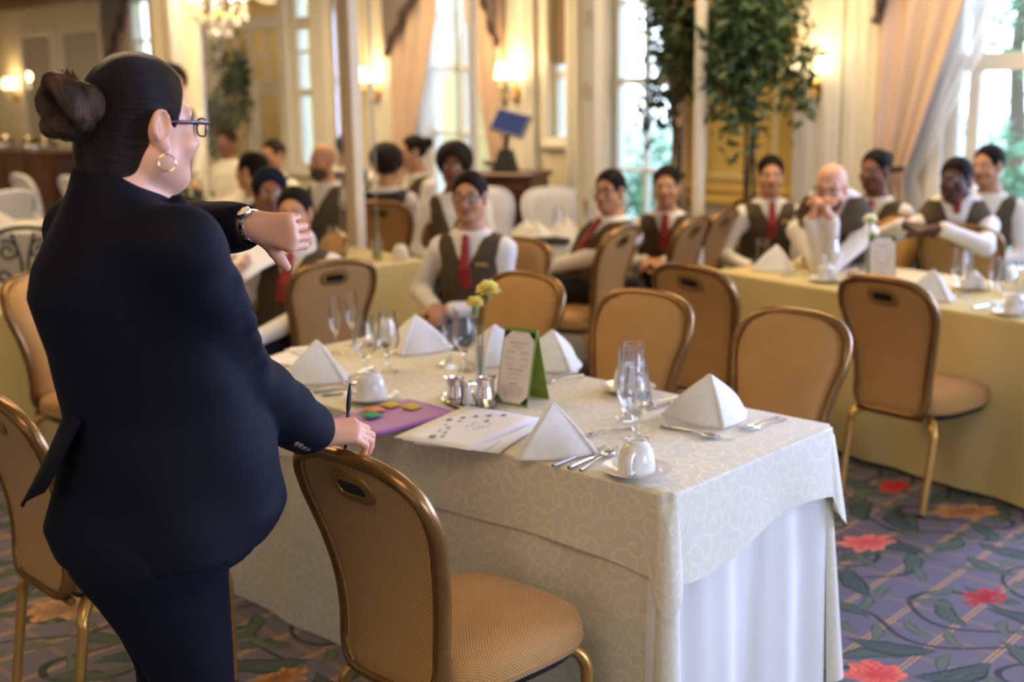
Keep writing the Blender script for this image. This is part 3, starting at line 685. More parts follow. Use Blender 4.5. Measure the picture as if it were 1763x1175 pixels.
def hand(F, W, D, N, Th, curl=(.5, .6, .4), sc=1.0, lab=0, spread=.1, thumb=.5, k=.007, tdir=None, tk=1.0, tl=1.0):
    """W wrist, D towards the knuckles, N out of the palm, Th towards the thumb's side"""
    W = np.array(W, float); D = nrm(D); N = nrm(np.array(N)-D*np.dot(N, D)); T_ = nrm(np.array(Th)-D*np.dot(Th, D)-N*np.dot(Th, N))
    L = [(.030, .093, (.043, .026, .021), .0100), (.010, .097, (.047, .029, .022), .0103), (-.011, .092, (.043, .027, .021), .0098), (-.030, .084, (.034, .021, .019), .0086)]
    F.cap(W, W+D*.02*sc, .027*sc, .026*sc, k=.012, lab=lab)
    for i, (x, y, seg, rad) in enumerate(L):
        kn = W+(T_*x+D*y-N*.004)*sc; F.cap(W+(T_*x*.55+D*.018)*sc, kn, .0165*sc, .0125*sc, k=.014, lab=lab)
        p = kn; ang = 0.0; d0 = nrm(D+T_*x*spread*8)
        for j in range(3):
            ang += curl[j]*(1+.06*i); dr = d0*math.cos(ang)+N*math.sin(ang); q = p+dr*seg[j]*sc
            F.cap(p, q, rad*sc*(1-.07*j), rad*sc*(.93-.09*j), k=k*.6, lab=lab); p = q
    F.cap(W+(T_*.02+D*.03+N*.008)*sc, W+(T_*.03+D*.055+N*.012)*sc, .017*sc, .014*sc, k=.012, lab=lab)
    td = nrm(D*.75+T_*thumb+N*.35) if tdir is None else nrm(tdir)
    a = W+(T_*.024+D*.034+N*.008)*sc; b = a+td*.042*sc*tl; td2 = nrm(td+D*.35-T_*.1+N*.1) if tdir is None else nrm(td+D*.15)
    c = b+td2*.031*sc*tl; e = c+nrm(td2+D*.1)*.024*sc*tl
    F.cap(a, b, .0145*sc*tk, .0115*sc*tk, k=.012, lab=lab); F.cap(b, c, .0115*sc*tk, .0108*sc*tk, k=.003, lab=lab); F.cap(c, e, .0108*sc*tk, .0085*sc*tk, k=.003, lab=lab)
def elbow(S, Wr, hint, l1, l2):
    S, Wr = np.array(S, float), np.array(Wr, float); v = Wr-S; d = np.linalg.norm(v); d = min(d, (l1+l2)*.995); v = v/np.linalg.norm(v)
    a = (l1*l1-l2*l2+d*d)/(2*d); h = math.sqrt(max(l1*l1-a*a, 0)); hv = np.array(hint, float); hv = hv-v*np.dot(hv, v); hv = nrm(hv)
    return S+v*a+hv*h
def skin_mats(name, base, lip, iris=(.03, .018, .01)):
    t = NT('skin_'+name); p = t.n('TexCoord').outputs['Object']; ns = t.n('TexNoise', {'Vector': p, 'Scale': 14.0, 'Detail': 3.0}); fn_ = t.n('TexNoise', {'Vector': p, 'Scale': 380.0})
    b = lin(base); c = t.mix(ns.outputs[0], tuple(x*.88 for x in b[:3]), tuple(min(1, x*1.06) for x in b[:3]))
    bs = t.n('BsdfPrincipled', {'Base Color': c, 'Roughness': .48, 'Subsurface Weight': .12, 'Subsurface Radius': (1.0, .35, .2), 'Subsurface Scale': .012, 'Specular IOR Level': .4})
    bp = t.n('Bump', {'Height': fn_.outputs[0], 'Strength': .08, 'Distance': .001}); t.t.links.new(bp.outputs[0], bs.inputs['Normal'])
    return [t.surf(bs), simple('lips_'+name, lip, .4), simple('eye_white', (.33, .31, .29), .6, 0, .02), simple('iris', iris, .6), simple('brow_dark', (.02, .013, .010), .8)]
SK = {'light': skin_mats('light', 'd9a283', 'b26a5c'), 'pale': skin_mats('pale', 'e0b096', 'b8756a'), 'tan': skin_mats('tan', 'bd8862', '95574a'), 'brown': skin_mats('brown', '7c4c34', '5e342c'), 'dark': skin_mats('dark', '4a2c20', '3a201c')}
def hairmat(name, c1, c2, sc=(90, 90, 9), rough=.6):
    t = NT(name); p = t.n('Mapping', {'Vector': t.n('TexCoord').outputs['Object'], 'Scale': sc}); ns = t.n('TexNoise', {'Vector': p.outputs[0], 'Scale': 3.0, 'Detail': 4.0})
    return t.bsdf(t.mix(ns.outputs[0], lin(c1), lin(c2)), rough, 0, ns.outputs[0], .5, .004, .08)
M_HAIRBLK = hairmat('black_hair', (.003, .0025, .0025), (.014, .010, .009)); M_HAIRAFRO = hairmat('curly_black_hair', (.005, .004, .004), (.03, .022, .02), (60, 60, 60), .6); M_BEARD = hairmat('brown_beard', (.045, .025, .016), (.12, .07, .045), (70, 70, 50), .6)
M_HEADWRAP = simple('headwrap_navy', (.008, .010, .022), .8, 0, .2, 20, .1, .1)
def tweed():
    t = NT('vest_tweed'); p = t.n('TexCoord').outputs['Object']; a = t.n('TexNoise', {'Vector': p, 'Scale': 190.0, 'Detail': 2.0}); b = t.n('TexVoronoi', {'Vector': p, 'Scale': 120.0})
    f = t.math('ADD', t.math('MULTIPLY', a.outputs[0], .6), t.math('MULTIPLY', b.outputs[0], .5))
    return t.bsdf(t.mix(f, lin('2e261b'), lin('65563f')), .85, 0, a.outputs[0], .4, .002, .2)
M_VEST = [tweed(), simple('vest_satin_navy', (.012, .016, .045), .3)]
M_SHIRT = cloth_mat('white_shirt', 'ece6dc', 'dcd6cc'); M_TROUS = cloth_mat('black_trousers', '12131a', '1b1d27'); M_TIE = simple('red_tie', (.30, .018, .012), .5, 0, .25, 60); M_SHOE = simple('black_shoe', (.01, .01, .01), .25)
M_SPEC = simple('spectacle_black', (.01, .009, .01), .3)
def spectacles(H, B, sc, parent, org, mat, lw=.050, lh=.034, rad=.0022):
    r, f, u = B
    def P(x, y, z): return Vector(H+(r*x+f*y+u*z)*sc-np.array(org))
    mb = MB()
    for q in (-1, 1):
        mb.tube([P(q*.033+lw/2*abs(math.cos(a))**.7*math.copysign(1, math.cos(a)), .112-.012*(abs(q*.033+lw/2*math.cos(a))/.06)**2, -.003+lh/2*abs(math.sin(a))**.7*math.copysign(1, math.sin(a))) for a in np.linspace(0, 2*math.pi, 28, endpoint=False)], rad, 6, closed=True)
        mb.tube([P(q*.058, .106, .006), P(q*.072, .09, .007), P(q*.079, .03, .006), P(q*.080, -.004, .004), P(q*.078, -.022, -.01)], rad*1.25, 6)
    mb.tube([P(-.009, .113, .0), P(0, .115, .003), P(.009, .113, .0)], rad, 6)
    g = mb.build('spectacles', mat, parent)
    ln = MB()
    for q in (-1, 1): ln.add([P(q*.033+lw/2*.95*abs(math.cos(a))**.7*math.copysign(1, math.cos(a)), .111-.012*(abs(q*.033+lw/2*math.cos(a))/.06)**2, -.003+lh/2*.95*abs(math.sin(a))**.7*math.copysign(1, math.sin(a))) for a in np.linspace(0, 2*math.pi, 20, endpoint=False)], [tuple(range(20))])
    ln.build('lens', M_PANE, g, smooth=False); return g

PEOPLE = []
def seated(label, hip, H, tf, hf, skin='tan', hair='short', legs=None, hands=None, vest=True, tie=True, glasses=False, beard=False, pitch=0.0, roll=0.0, vox=.008, hairmat_=None, hint=None, crossed=False, stand=False, width=1.0, apron=False, hsc=1.0, clasp=True, seat=.47, wrap=False, tag_=False):
    """hip: floor point under the hips; H: head point; tf / hf / legs: flat directions of chest, head and thighs"""
    B = basis(hf, pitch, roll); Tr, Tf, _ = basis(tf); lf = nrm(list(legs or tf)+[0]); lr = np.array([lf[1], -lf[0], 0]); Z = np.array([0, 0, 1.])
    H = np.array(H, float); hz = (.92 if stand else seat+.09); Ph = np.array([hip[0], hip[1], hz]); N = H+(-B[1]*.025-B[2]*.115)*hsc; N0 = N-Z*.06
    tw = lambda t: Ph*(1-t)+N0*t
    S = [N0-Z*.068+Tr*q*.160*width-Tf*.01 for q in (-1, 1)]
    L = np.linalg.norm(N0-Ph); F_ = (Ph, Tr, Tf); dN = N0-Ph; sx_, sy_ = float(dN@Tr), float(dN@Tf)
    tab = [(q*L, q*sx_, q*sy_+oy, a*width, b*width) for q, oy, a, b in ((-.2, 0, .15, .11), (0, 0, .165, .118), (.3, .01, .148, .110), (.55, .015, .160, .115), (.78, .0, .168, .112), (.93, -.01, .12, .085), (1.04, 0, .055, .055))]
    hd = hands or 'lap'
    if isinstance(hd, str):
        c = Ph+lf*.30+Z*.115; ds = [c-lr*.05-lf*.05, c+lr*.05-lf*.05]; hdir = [nrm(lr*.8+lf*.7), nrm(-lr*.8+lf*.7)]; hnorm = [nrm(-lf*.2-Z), nrm(-lf*.2-Z)]; hth = [nrm(lf*.3+lr*.2+Z*.1), nrm(lf*.3-lr*.2+Z*.1)]; hc = (.45, .5, .3)
    else: ds, hdir, hnorm, hth, hc = [np.array(q[0], float) for q in hd], [q[1] for q in hd], [q[2] for q in hd], [q[3] for q in hd], hd[0][4] if len(hd[0]) > 4 else (.5, .6, .4)
    hints = hint or [-Tr*.5-Tf*.35-Z*.6, Tr*.5-Tf*.35-Z*.6]
    El = [elbow(S[i], ds[i], hints[i], .285, .255) for i in (0, 1)]
    if stand: K = [Ph+lr*q*.09-Z*.44+lf*.02 for q in (-1, 1)]; A = [Ph+lr*q*.09-Z*.84 for q in (-1, 1)]
    else: K = [Ph+lf*.40+lr*q*(.10 if not crossed else .07)-Z*.02 for q in (-1, 1)]; A = [np.array([k[0], k[1], .09])+lf*.0 for k in K]
    allp = np.array([Ph, N, H+B[2]*.17, H+B[1]*.16, H-B[1]*.16]+S+El+K+A+ds+[d_+np.array(h)*.2 for d_, h in zip(ds, hdir)]); lo = allp.min(0)-.22; hi = allp.max(0)+.2; lo[2] = min(lo[2], -.01)
    org = np.array([hip[0], hip[1], 0])
    sm = SK[skin]; F = Field(lo, hi, vox)
    F.loft(F_, tab, -.012, k=.02)
    for i in (0, 1):
        F.cap(N0, S[i], .05, .042, k=.04); F.cap(S[i], El[i], .044, .036, k=.03); F.cap(El[i], ds[i], .036, .026, k=.02)
        F.cap(Ph+lr*(2*i-1)*.09, K[i], .078, .052, k=.03); F.cap(K[i], A[i], .05, .035, k=.02)
        hand(F, ds[i], hdir[i], hnorm[i], hth[i], hc, .98)
    F.cap(N0-Z*.03, N+B[2]*.03, .058, .054, k=.03)
    head(F, H, B, hsc)
    root = F.mesh('person', sm, None, org); root.location = org; tag(root, label, 'person'); PEOPLE.append(root)
    V2 = .0115
    # shirt
    F = Field(lo, hi, V2); F.loft(F_, tab, .0, k=.02, zhi=L*.985)
    for i in (0, 1):
        F.cap(N0-Z*.015, S[i]-Z*.005, .054, .050, k=.05); F.cap(S[i]-Z*.004, El[i], .052, .045, k=.025); F.cap(El[i], El[i]+(ds[i]-El[i])*.9, .050, .038, k=.02); F.cap(El[i]+(ds[i]-El[i])*.86, El[i]+(ds[i]-El[i])*.95, .041, .041, k=.004)
    for a in np.linspace(0, 6.28, 15)[:-1]:
        p = N0+Tr*.058*math.cos(a)+Tf*(.056*math.sin(a)+.004)+Z*(-.005-.035*max(0, math.sin(a))); F.cap(p, p+Z*.035, .013, .011, k=.012)
    F.mesh('shirt', M_SHIRT, root, org, 1)
    # trousers and shoes
    F = Field(lo, hi, .013); F.loft(F_, tab, .012, k=.02, zlo=-.13, zhi=.04 if not stand else .12)
    for i in (0, 1): F.cap(Ph+lr*(2*i-1)*.085, K[i], .092, .066, k=.04); F.cap(K[i], A[i]+Z*.02, .066, .055, k=.02)
    F.mesh('trousers', M_TROUS, root, org, 1)
    for i in (0, 1):
        sh = MB(); fx = yaw(lf); c = A[i]-org
        sh.sphere((0, .06, -.045), (.046, .13, .045), 12, 8); sh.sphere((0, -.02, -.03), (.042, .055, .055), 12, 8)
        sh.v = [tuple(Matrix.Rotation(fx, 3, 'Z') @ Vector(p)+Vector(c)) for p in sh.v]; sh.build('shoe', M_SHOE, root)
    if vest:
        F = Field(lo, hi, .0095)
        O3, R3, F3 = F_
        F.loft(F_, tab, .013, k=.0, lab=0, zlo=-.07, zhi=L*.93)
        for i in (0, 1): F.cap(N0-Z*.012, S[i]-Tr*(2*i-1)*.030+Z*.003, .061, .058, k=.04)
        sl, X = F.block(lo, hi, 0)
        px, py, pz = X[0]-Ph[0], X[1]-Ph[1], X[2]-Ph[2]; tt = pz/L
        x = px*Tr[0]+py*Tr[1]-tt*sx_; y = px*Tf[0]+py*Tf[1]-tt*sy_
        F.lab[:] = np.where(y < -.01, 1, 0)
        V = np.maximum(np.abs(x)-np.maximum(pz-L*.56, 0)*.40, -y)
        F.d = np.maximum(F.d, -V)
        for i in (0, 1): F.cap(S[i]+Tr*(2*i-1)*.025-Z*.045, S[i]+Tr*(2*i-1)*.2-Z*.06, .076, .12, k=.01, cut=True)
        F.mesh('vest', M_VEST, root, org, 1)
    def front(z, extra):
        a_ = np.interp(z, [r_[0] for r_ in tab], [r_[4]+r_[2] for r_ in tab]); return Ph+Tf*(a_+extra)+Tr*(z/L*sx_)+Z*z
    if tie:
        F = Field(lo, hi, .007); B3 = np.array([Tr, Tf, Z])
        p0, p1, p2, p3 = front(L*.955, .020), front(L*.86, .016), front(L*.66, .018), front(L*(.48 if vest else .2), .012)
        F.ell(p0-Z*.005, (.020, .014, .022), k=.006, B=B3)
        for a, b, w1, w2 in ((p0, p1, .013, .022), (p1, p2, .022, .030), (p2, p3, .030, .034)):
            for q in np.linspace(0, 1, 6): F.ell(a+(b-a)*q, (w1+(w2-w1)*q, .009, .02), k=.004, B=B3)
        F.mesh('tie', M_TIE, root, org)
    if tag_:
        mb = MB(); c = front(L*.70, .022)+Tr*-.085; mb.box((0, 0, 0), (.06, .006, .018), 0, None, .002)
        mb.v = [tuple(Matrix.Rotation(yaw(Tf), 3, 'Z') @ Vector(p)+Vector(c-org)) for p in mb.v]; mb.build('name_tag', M_GOLD, root)
    if glasses: spectacles(H, B, hsc, root, org, M_SPEC)
    # hair
    if hair != 'bald' or beard:
        F = Field(H-.26, H+.28, .0075); Bm = np.array(B)
        def P(x, y, z): return H+(B[0]*x+B[1]*y+B[2]*z)*hsc
        hm = hairmat_ or (M_HAIRAFRO if hair == 'afro' else M_HAIRBLK)
        if hair != 'bald':
            g = {'short': .007, 'afro': .034, 'bun': .006, 'tail': .006, 'wrap': .016}[hair]
            F.ell(P(0, -.014, .032), np.array((.076+g, .096+g, .084+g))*hsc, k=.0, B=Bm)
            if hair == 'afro': F.ell(P(0, -.03, .05), np.array((.112, .112, .10))*hsc, k=.02, B=Bm)
            F.ell(P(0, .118, -.024), np.array((.083, .098, .100))*hsc, k=.012, B=Bm, cut=True)       # face left open
            F.ell(P(0, .03, -.12), np.array((.12, .10, .085))*hsc, k=.012, B=Bm, cut=True)
            for q in (-1, 1): F.ell(P(q*.08, .0, -.012), np.array((.03, .026, .04))*hsc, k=.006, B=Bm, cut=True)
            if hair in ('bun', 'wrap'): F.ell(P(0, -.115, .060), np.array((.044, .042, .044))*hsc, k=.015, B=Bm)
            if hair == 'tail':
                F.cap(P(0, -.105, .02), P(.02, -.135, -.06), .034, .036, k=.02); F.cap(P(.02, -.135, -.06), P(.035, -.115, -.20), .036, .016, k=.02)
        if beard:
            F.ell(P(0, .034, -.070), np.array((.066, .070, .066))*hsc, k=0, B=Bm, lab=1); F.cap(P(0, .075, -.10), P(0, .06, -.125), .026, .02, k=.02, lab=1)
            F.ell(P(0, .10, -.018), np.array((.055, .06, .030))*hsc, k=.01, B=Bm, cut=True); F.ell(P(0, .108, -.063), np.array((.024, .02, .010))*hsc, k=.003, B=Bm, cut=True)
            if hair == 'bald': F.ell(P(0, -.03, .05), np.array((.12, .10, .10)), k=.01, B=Bm, cut=True)
        o = F.mesh('beard' if hair == 'bald' else 'headwrap' if hair == 'wrap' else 'hair', [M_BEARD if hair == 'bald' else hm, M_BEARD], root, org, 1)
    return root, ds

# ================================================================ chairs
def chair_maker(fab, frame, leg, covered=False):
    oz = [(0, .395), (.09, .395), (.135, .408), (.157, .45), (.160, .52), (.168, .60), (.186, .70), (.205, .78), (.208, .83), (.194, .885), (.152, .922), (.08, .940), (0, .944)]
    O = spline(oz, 49); zz = np.linspace(.395, .944, 80)
    w_of = lambda z: float(np.interp(z, np.maximum.accumulate(O[:, 1]+np.arange(49)*1e-7), np.maximum(O[:, 0], 0)))
    yz = spline([(.39, -.215), (.48, -.203), (.60, -.205), (.72, -.228), (.84, -.268), (.95, -.318)], 60)
    y_of = lambda z: float(np.interp(z, yz[:, 0], yz[:, 1]))
    rows = [.397]+list(np.linspace(.401, .93, 22))+[.936, .9405, .943]
    def pad(sign, off, bulge, inset=.008):
        mb = MB(); nc = 16
        for z in rows:
            w = max(w_of(z)-inset, .002)
            for c in range(nc+1):
                s = -1+2*c/nc; e = min(1, (.944-z)/.03, (z-.39)/.03)
                mb.v.append((s*w, y_of(z)+sign*(off+bulge*(max(0, 1-abs(s)**6))**.5*max(e, .05)**.5), z))
        n = nc+1
        for j in range(len(rows)-1):
            for c in range(nc):
                q = (j*n+c, j*n+c+1, (j+1)*n+c+1, (j+1)*n+c); mb.f.append(q if sign < 0 else q[::-1]); mb.m.append(0)
        return mb
    def make(label):
        o = thing('banquet_chair', label, 'chair')
        pad(-1, .004, .012).build('back_panel', fab, o, ang=60); pad(1, .004, .034, .012).build('back_cushion', fab, o, ang=60)
        loop = [(x, y_of(z), z) for x, z in O]+[(-x, y_of(z), z) for x, z in O[-2:0:-1]]
        mb = MB(); mb.tube(loop, .0165, 8, closed=True, flat=1.25, ref=(0, 1, 0)); mb.build('back_frame', frame, o, ang=80)
        mb = MB(); mb.tube([(x*(1-.02/max(.05, abs(x))), y_of(z)-.012, z) for x, y, z in loop], .0042, 5, closed=True); mb.build('welt', fab, o)
        if not covered:
            def stad(w, h, y, n=10): return [(sx_*(w-h)+h*math.cos(a), y, h*math.sin(a)) for sx_, a0 in ((1, -math.pi/2), (-1, math.pi/2)) for a in np.linspace(a0, a0+math.pi, n)]
            zc = .872; yc = y_of(zc); tl = Matrix.Rotation(math.atan2(.05, .115), 3, 'X')
            def at(P): return [tl @ Vector(p)+Vector((0, yc-.0185, zc)) for p in P]
            a, b = stad(.068, .038, -.003), stad(.046, .019, -.005); c = stad(.0445, .018, -.0015); n = len(a)
            mb = MB(); mb.add(at(a)+at(b)+at(stad(.070, .040, .006))+at(c), [(i, (i+1) % n, n+(i+1) % n, n+i) for i in range(n)]+[(2*n+i, 2*n+(i+1) % n, (i+1) % n, i) for i in range(n)]+[(n+i, n+(i+1) % n, 3*n+(i+1) % n, 3*n+i) for i in range(n)])
            h = mb.build('hand_hold', M_BRONZEDK, o)
            mb = MB(); mb.add(at(c), [tuple(range(n))]); mb.build('recess', M_BLACK, h, smooth=False)
        prof = [(.90, .392), (.985, .398), (1.0, .412), (1.0, .438), (.985, .455), (.94, .470), (.80, .482), (.5, .489), (.2, .491)]
        mb = MB(); n = 36
        def se(q, sc, z):
            c, s = math.cos(q), math.sin(q); x = .222*math.copysign(abs(c)**.55, c); y = .235*math.copysign(abs(s)**.6, s); x *= 1+.06*(y/.235)
            return (x*sc, .035+y*sc, z-.012*(y < 0)*(abs(y)/.235)*(z > .45))
        for sc, z in prof: mb.v += [se(2*math.pi*k/n, sc, z) for k in range(n)]
        for j in range(len(prof)-1):
            for k in range(n): mb.f.append((j*n+k, j*n+(k+1) % n, (j+1)*n+(k+1) % n, (j+1)*n+k))
        mb.f.append(tuple((len(prof)-1)*n+k for k in range(n))); mb.m = [0]*len(mb.f); mb.build('seat', fab, o, ang=80)
        mb = MB(); mb.tube([se(2*math.pi*k/n, .998, .414) for k in range(n)], .0045, 5, closed=True); mb.build('seat_welt', fab, o)
        mb = MB(); base = [se(2*math.pi*k/n, .90, .372) for k in range(n)]+[se(2*math.pi*k/n, .93, .395) for k in range(n)]
        mb.add(base, [tuple(range(n-1, -1, -1))]+[(k, (k+1) % n, n+(k+1) % n, n+k) for k in range(n)]+[tuple(range(n, 2*n))]); mb.build('seat_base', M_BLACK, o, ang=40)
        for sx_ in (-1, 1):
            for pts in ([(.12, .17, .375), (.168, .212, .372), (.192, .232, .34), (.197, .236, .28), (.190, .236, .012)], [(.12, -.13, .375), (.160, -.165, .372), (.186, -.192, .338), (.192, -.200, .28), (.19, -.245, .012)]):
                P = spline([(sx_*x, y, z) for x, y, z in pts], 18); mb = MB(); mb.tube(P, np.linspace(.0185, .0135, 18), 8, flat=1.15, ref=(1, 0, 0))
                l = mb.build('leg', leg, o, ang=70)
                g = MB(); g.lathe([(.013, 0), (.0145, .006), (.0135, .016)], 10, (P[-1][0], P[-1][1], 0)); g.build('foot_glide', M_BLACK, l)
        if not covered: mb = MB(); mb.tube([(-.157, -.203, .385), (-.08, -.2, .38), (.08, -.2, .38), (.157, -.203, .385)], .012, 8); mb.build('rear_rail', frame, o)
        return o
    return Proto(make)
chair = chair_maker(M_FAB, M_BRONZE, M_GOLDLEG)
def ch(x, y, f, label, group='beige banquet chairs'): return chair((x, y, 0), yaw(f), label, group)
ch(-.135, 2.665, (.69, .725), 'beige chair in the front, its back under the standing woman\'s hand')
ch(-1.13, 3.24, (.72, .70), 'beige chair at left edge, half hidden behind the standing woman\'s jacket')
ch(-1.74, 4.95, (.86, -.50), 'beige chair seen between the iron chair and the standing woman\'s back')
ch(.74, 3.76, (-.70, -.71), 'beige chair across the front table, at its end nearest the carpet aisle')
ch(.30, 4.18, (-.66, -.75), 'beige chair across the front table, behind the water goblets')
ch(-.14, 4.66, (-.68, -.73), 'beige chair across the front table, behind the yellow carnations')
ch(1.68, 4.86, (.77, .64), 'beige chair with its seat under the right yellow table, all four legs in view')
ch(.97, 5.28, (.72, .69), 'beige chair seen from behind, between the front table and right table')
ch(-.95, 5.60, (-.55, .835), 'beige chair turned away, beside the young woman with dark ponytail')
ch(.354, 6.66, (-.84, .54), 'beige chair under the sideways seated worker with spectacles and lapped hands')
ch(.80, 7.06, (-.84, .54), 'beige chair whose pale back stands right of the woman with folded hands')
ch(1.05, 7.51, (-.84, .54), 'empty beige chair with pale back, second behind the right table\'s far end')
ch(-.12, 5.78, (-.50, -.86), 'beige chair under the spectacled man in front of the white post')
ch(-.85, 8.46, (.10, 1.0), 'mirrored chair built solid, under the mirrored person facing away')  # a chair's mirror image, built as a real chair
ch(-.47, 7.62, (-.5, .85), 'shaded chair just right of the mirrored chair')
ch(2.50, 6.62, (.45, .89), 'beige brown chair seen from behind, right of the man with folded arms')
ch(1.95, 6.72, (-.75, -.65), 'beige chair behind the bald man, its bright rim showing past his shoulder')
ch(2.08, 7.1, (-.6, -.8), 'beige chair under the woman with bun next to the bald man')
ch(1.60, 7.72, (-.2, -.98), 'beige chair under the tall young man before the ficus')
ch(-.33, 7.40, (0, -1), 'beige chair under the man with full curly hair by the post')
ch(-1.2, 6.3, (-.9, -.4), 'beige chair under the woman in the dark headwrap')
ch(-1.72, 5.75, (.9, -.4), 'beige chair under the reader hidden behind the standing woman')
white_chair = chair_maker(simple('white_cover', (.72, .74, .80), .55, 0, .06, 9), simple('white_cover_edge', (.74, .76, .82), .5, 0, .04), M_GOLDLEG, True)
for x, y, f, lab in ((-.10, 8.85, (.3, -.95), 'white covered chair in front of the slim post, left of the cherry cabinet'), (.33, 8.75, (.1, -1), 'white covered chair just right of the cherry cabinet'), (.62, 9.0, (-.2, -1), 'white covered chair behind the sideways seated worker, by the cream jamb'),
        (-4.35, 11.6, (.7, .7), 'white covered chair at far left near the red counter'), (-3.75, 11.2, (.7, .7), 'white covered chair far left, nearest the standing woman\'s bun'), (-4.9, 10.9, (.7, .7), 'white covered chair at the far left picture edge'), (-4.1, 9.7, (-.7, .7), 'white covered chair far left above the iron chair')):
    white_chair((x, y, 0), yaw(f), lab, 'white covered chairs')
def iron_chair():
    o = thing('iron_chair', 'black wrought iron scroll-back chair at left edge beside the yellow table', 'chair', (-2.62, 6.45, 0), yaw((.3, -.95)))
    mb = MB(); mb.lathe([(0, .44), (.2, .44), (.21, .455), (.2, .47), (0, .475)], 24); mb.build('seat', M_IRON, o)
    mb = MB(); mb.tube(spline([(-.20, -.2, .46), (-.23, -.235, .7), (-.21, -.26, .88), (-.12, -.275, .945), (0, -.28, .965), (.12, -.275, .945), (.21, -.26, .88), (.23, -.235, .7), (.20, -.2, .46)], 40), .013, 7); mb.build('back_frame', M_IRON, o)
    for q in (-1, 1):
        for cx, cz, r_, tn, fl in ((.085, .84, .06, 1.4, 1), (.12, .70, .055, 1.5, -1), (.055, .63, .06, 1.5, 1), (.10, .54, .05, 1.3, -1)):
            pts = [(q*(cx+r_*(1-.75*k/24)*math.cos(fl*k/24*tn*2*math.pi+1)), -.225-.1*(cz-.5), cz+r_*(1-.75*k/24)*math.sin(fl*k/24*tn*2*math.pi+1)) for k in range(25)]
            mb = MB(); mb.tube(pts, .0085, 6); mb.build('scroll', M_IRON, o)
        mb = MB(); mb.tube(spline([(q*.02, -.21, .47), (q*.05, -.23, .6), (q*.015, -.25, .75), (q*.06, -.27, .94)], 14), .009, 6); mb.build('back_bar', M_IRON, o)
        for yy in (-.17, .17): mb = MB(); mb.tube(spline([(q*.16, yy, .45), (q*.19, yy*1.15, .25), (q*.21, yy*1.3, 0)], 10), .012, 7); mb.build('leg', M_IRON, o)
iron_chair()

# ================================================================ tables and cloths
def damask(name, base, fig, rough=.62):
    t = NT(name); uv = t.n('UVMap').outputs[0]
    ns = t.n('TexNoise', {'Vector': uv, 'Scale': 5.0, 'Detail': 1.0}); wv = t.n('TexNoise', {'Vector': uv, 'Scale': 400.0})
    P = t.vmath('ADD', uv, t.vmath('MULTIPLY', t.vmath('SUBTRACT', ns.outputs['Color'], (.5, .5, .5)), (.035, .035, 0)))
    msk = None
    for sc, tn, lw, sd in ((8.5, 24.0, .10, 0.0), (13.0, 30.0, .12, 4.4)):
        Q = t.vmath('ADD', P, (sd, sd*.6, 0))
        vo = t.n('TexVoronoi', {'Vector': Q, 'Scale': sc, 'Randomness': .85}, voronoi_dimensions='2D'); d = t.vmath('SUBTRACT', Q, vo.outputs['Position']); sp = t.n('SeparateXYZ', {0: d}); cs = t.n('SeparateColor', {0: vo.outputs['Color']})
        an = t.math('DIVIDE', t.math('ARCTAN2', sp.outputs[1], sp.outputs[0]), 6.2832); ln = t.vmath('LENGTH', d)
        sg_ = t.math('SUBTRACT', t.math('MULTIPLY', t.math('GREATER_THAN', cs.outputs[0], .5), 2.0), 1.0)
        q = t.math('FRACT', t.math('ADD', t.math('ADD', t.math('MULTIPLY', an, sg_), t.math('MULTIPLY', ln, tn)), cs.outputs[1]))
        a = t.math('LESS_THAN', t.math('ABSOLUTE', t.math('SUBTRACT', q, .5)), t.math('MULTIPLY', lw, t.math('SUBTRACT', 1.1, t.math('MULTIPLY', ln, sc*.8))))
        a = t.math('MULTIPLY', a, t.math('LESS_THAN', ln, .62/sc)); msk = a if msk is None else t.math('MAXIMUM', msk, a)
    c = t.mix(t.math('MULTIPLY', msk, .6), lin(base), lin(fig)); r_ = t.math('SUBTRACT', rough, t.math('MULTIPLY', msk, .22))
    return t.bsdf(c, r_, 0, t.math('ADD', t.math('MULTIPLY', msk, 1.0), t.math('MULTIPLY', wv.outputs[0], .4)), .25, .001, .4, Sheen_Weight=.15)
M_DAMASK = damask('damask_ivory', 'd3ccb8', 'e8ddb6'); M_SKIRT = cloth_mat('skirt_white', 'dedad2', 'd2cdc2'); M_YCLOTH = cloth_mat('yellow_cloth', 'dcc98a', 'cdb877')
M_WCLOTH = cloth_mat('white_cloth', 'dcd8d0', 'cfcac0')
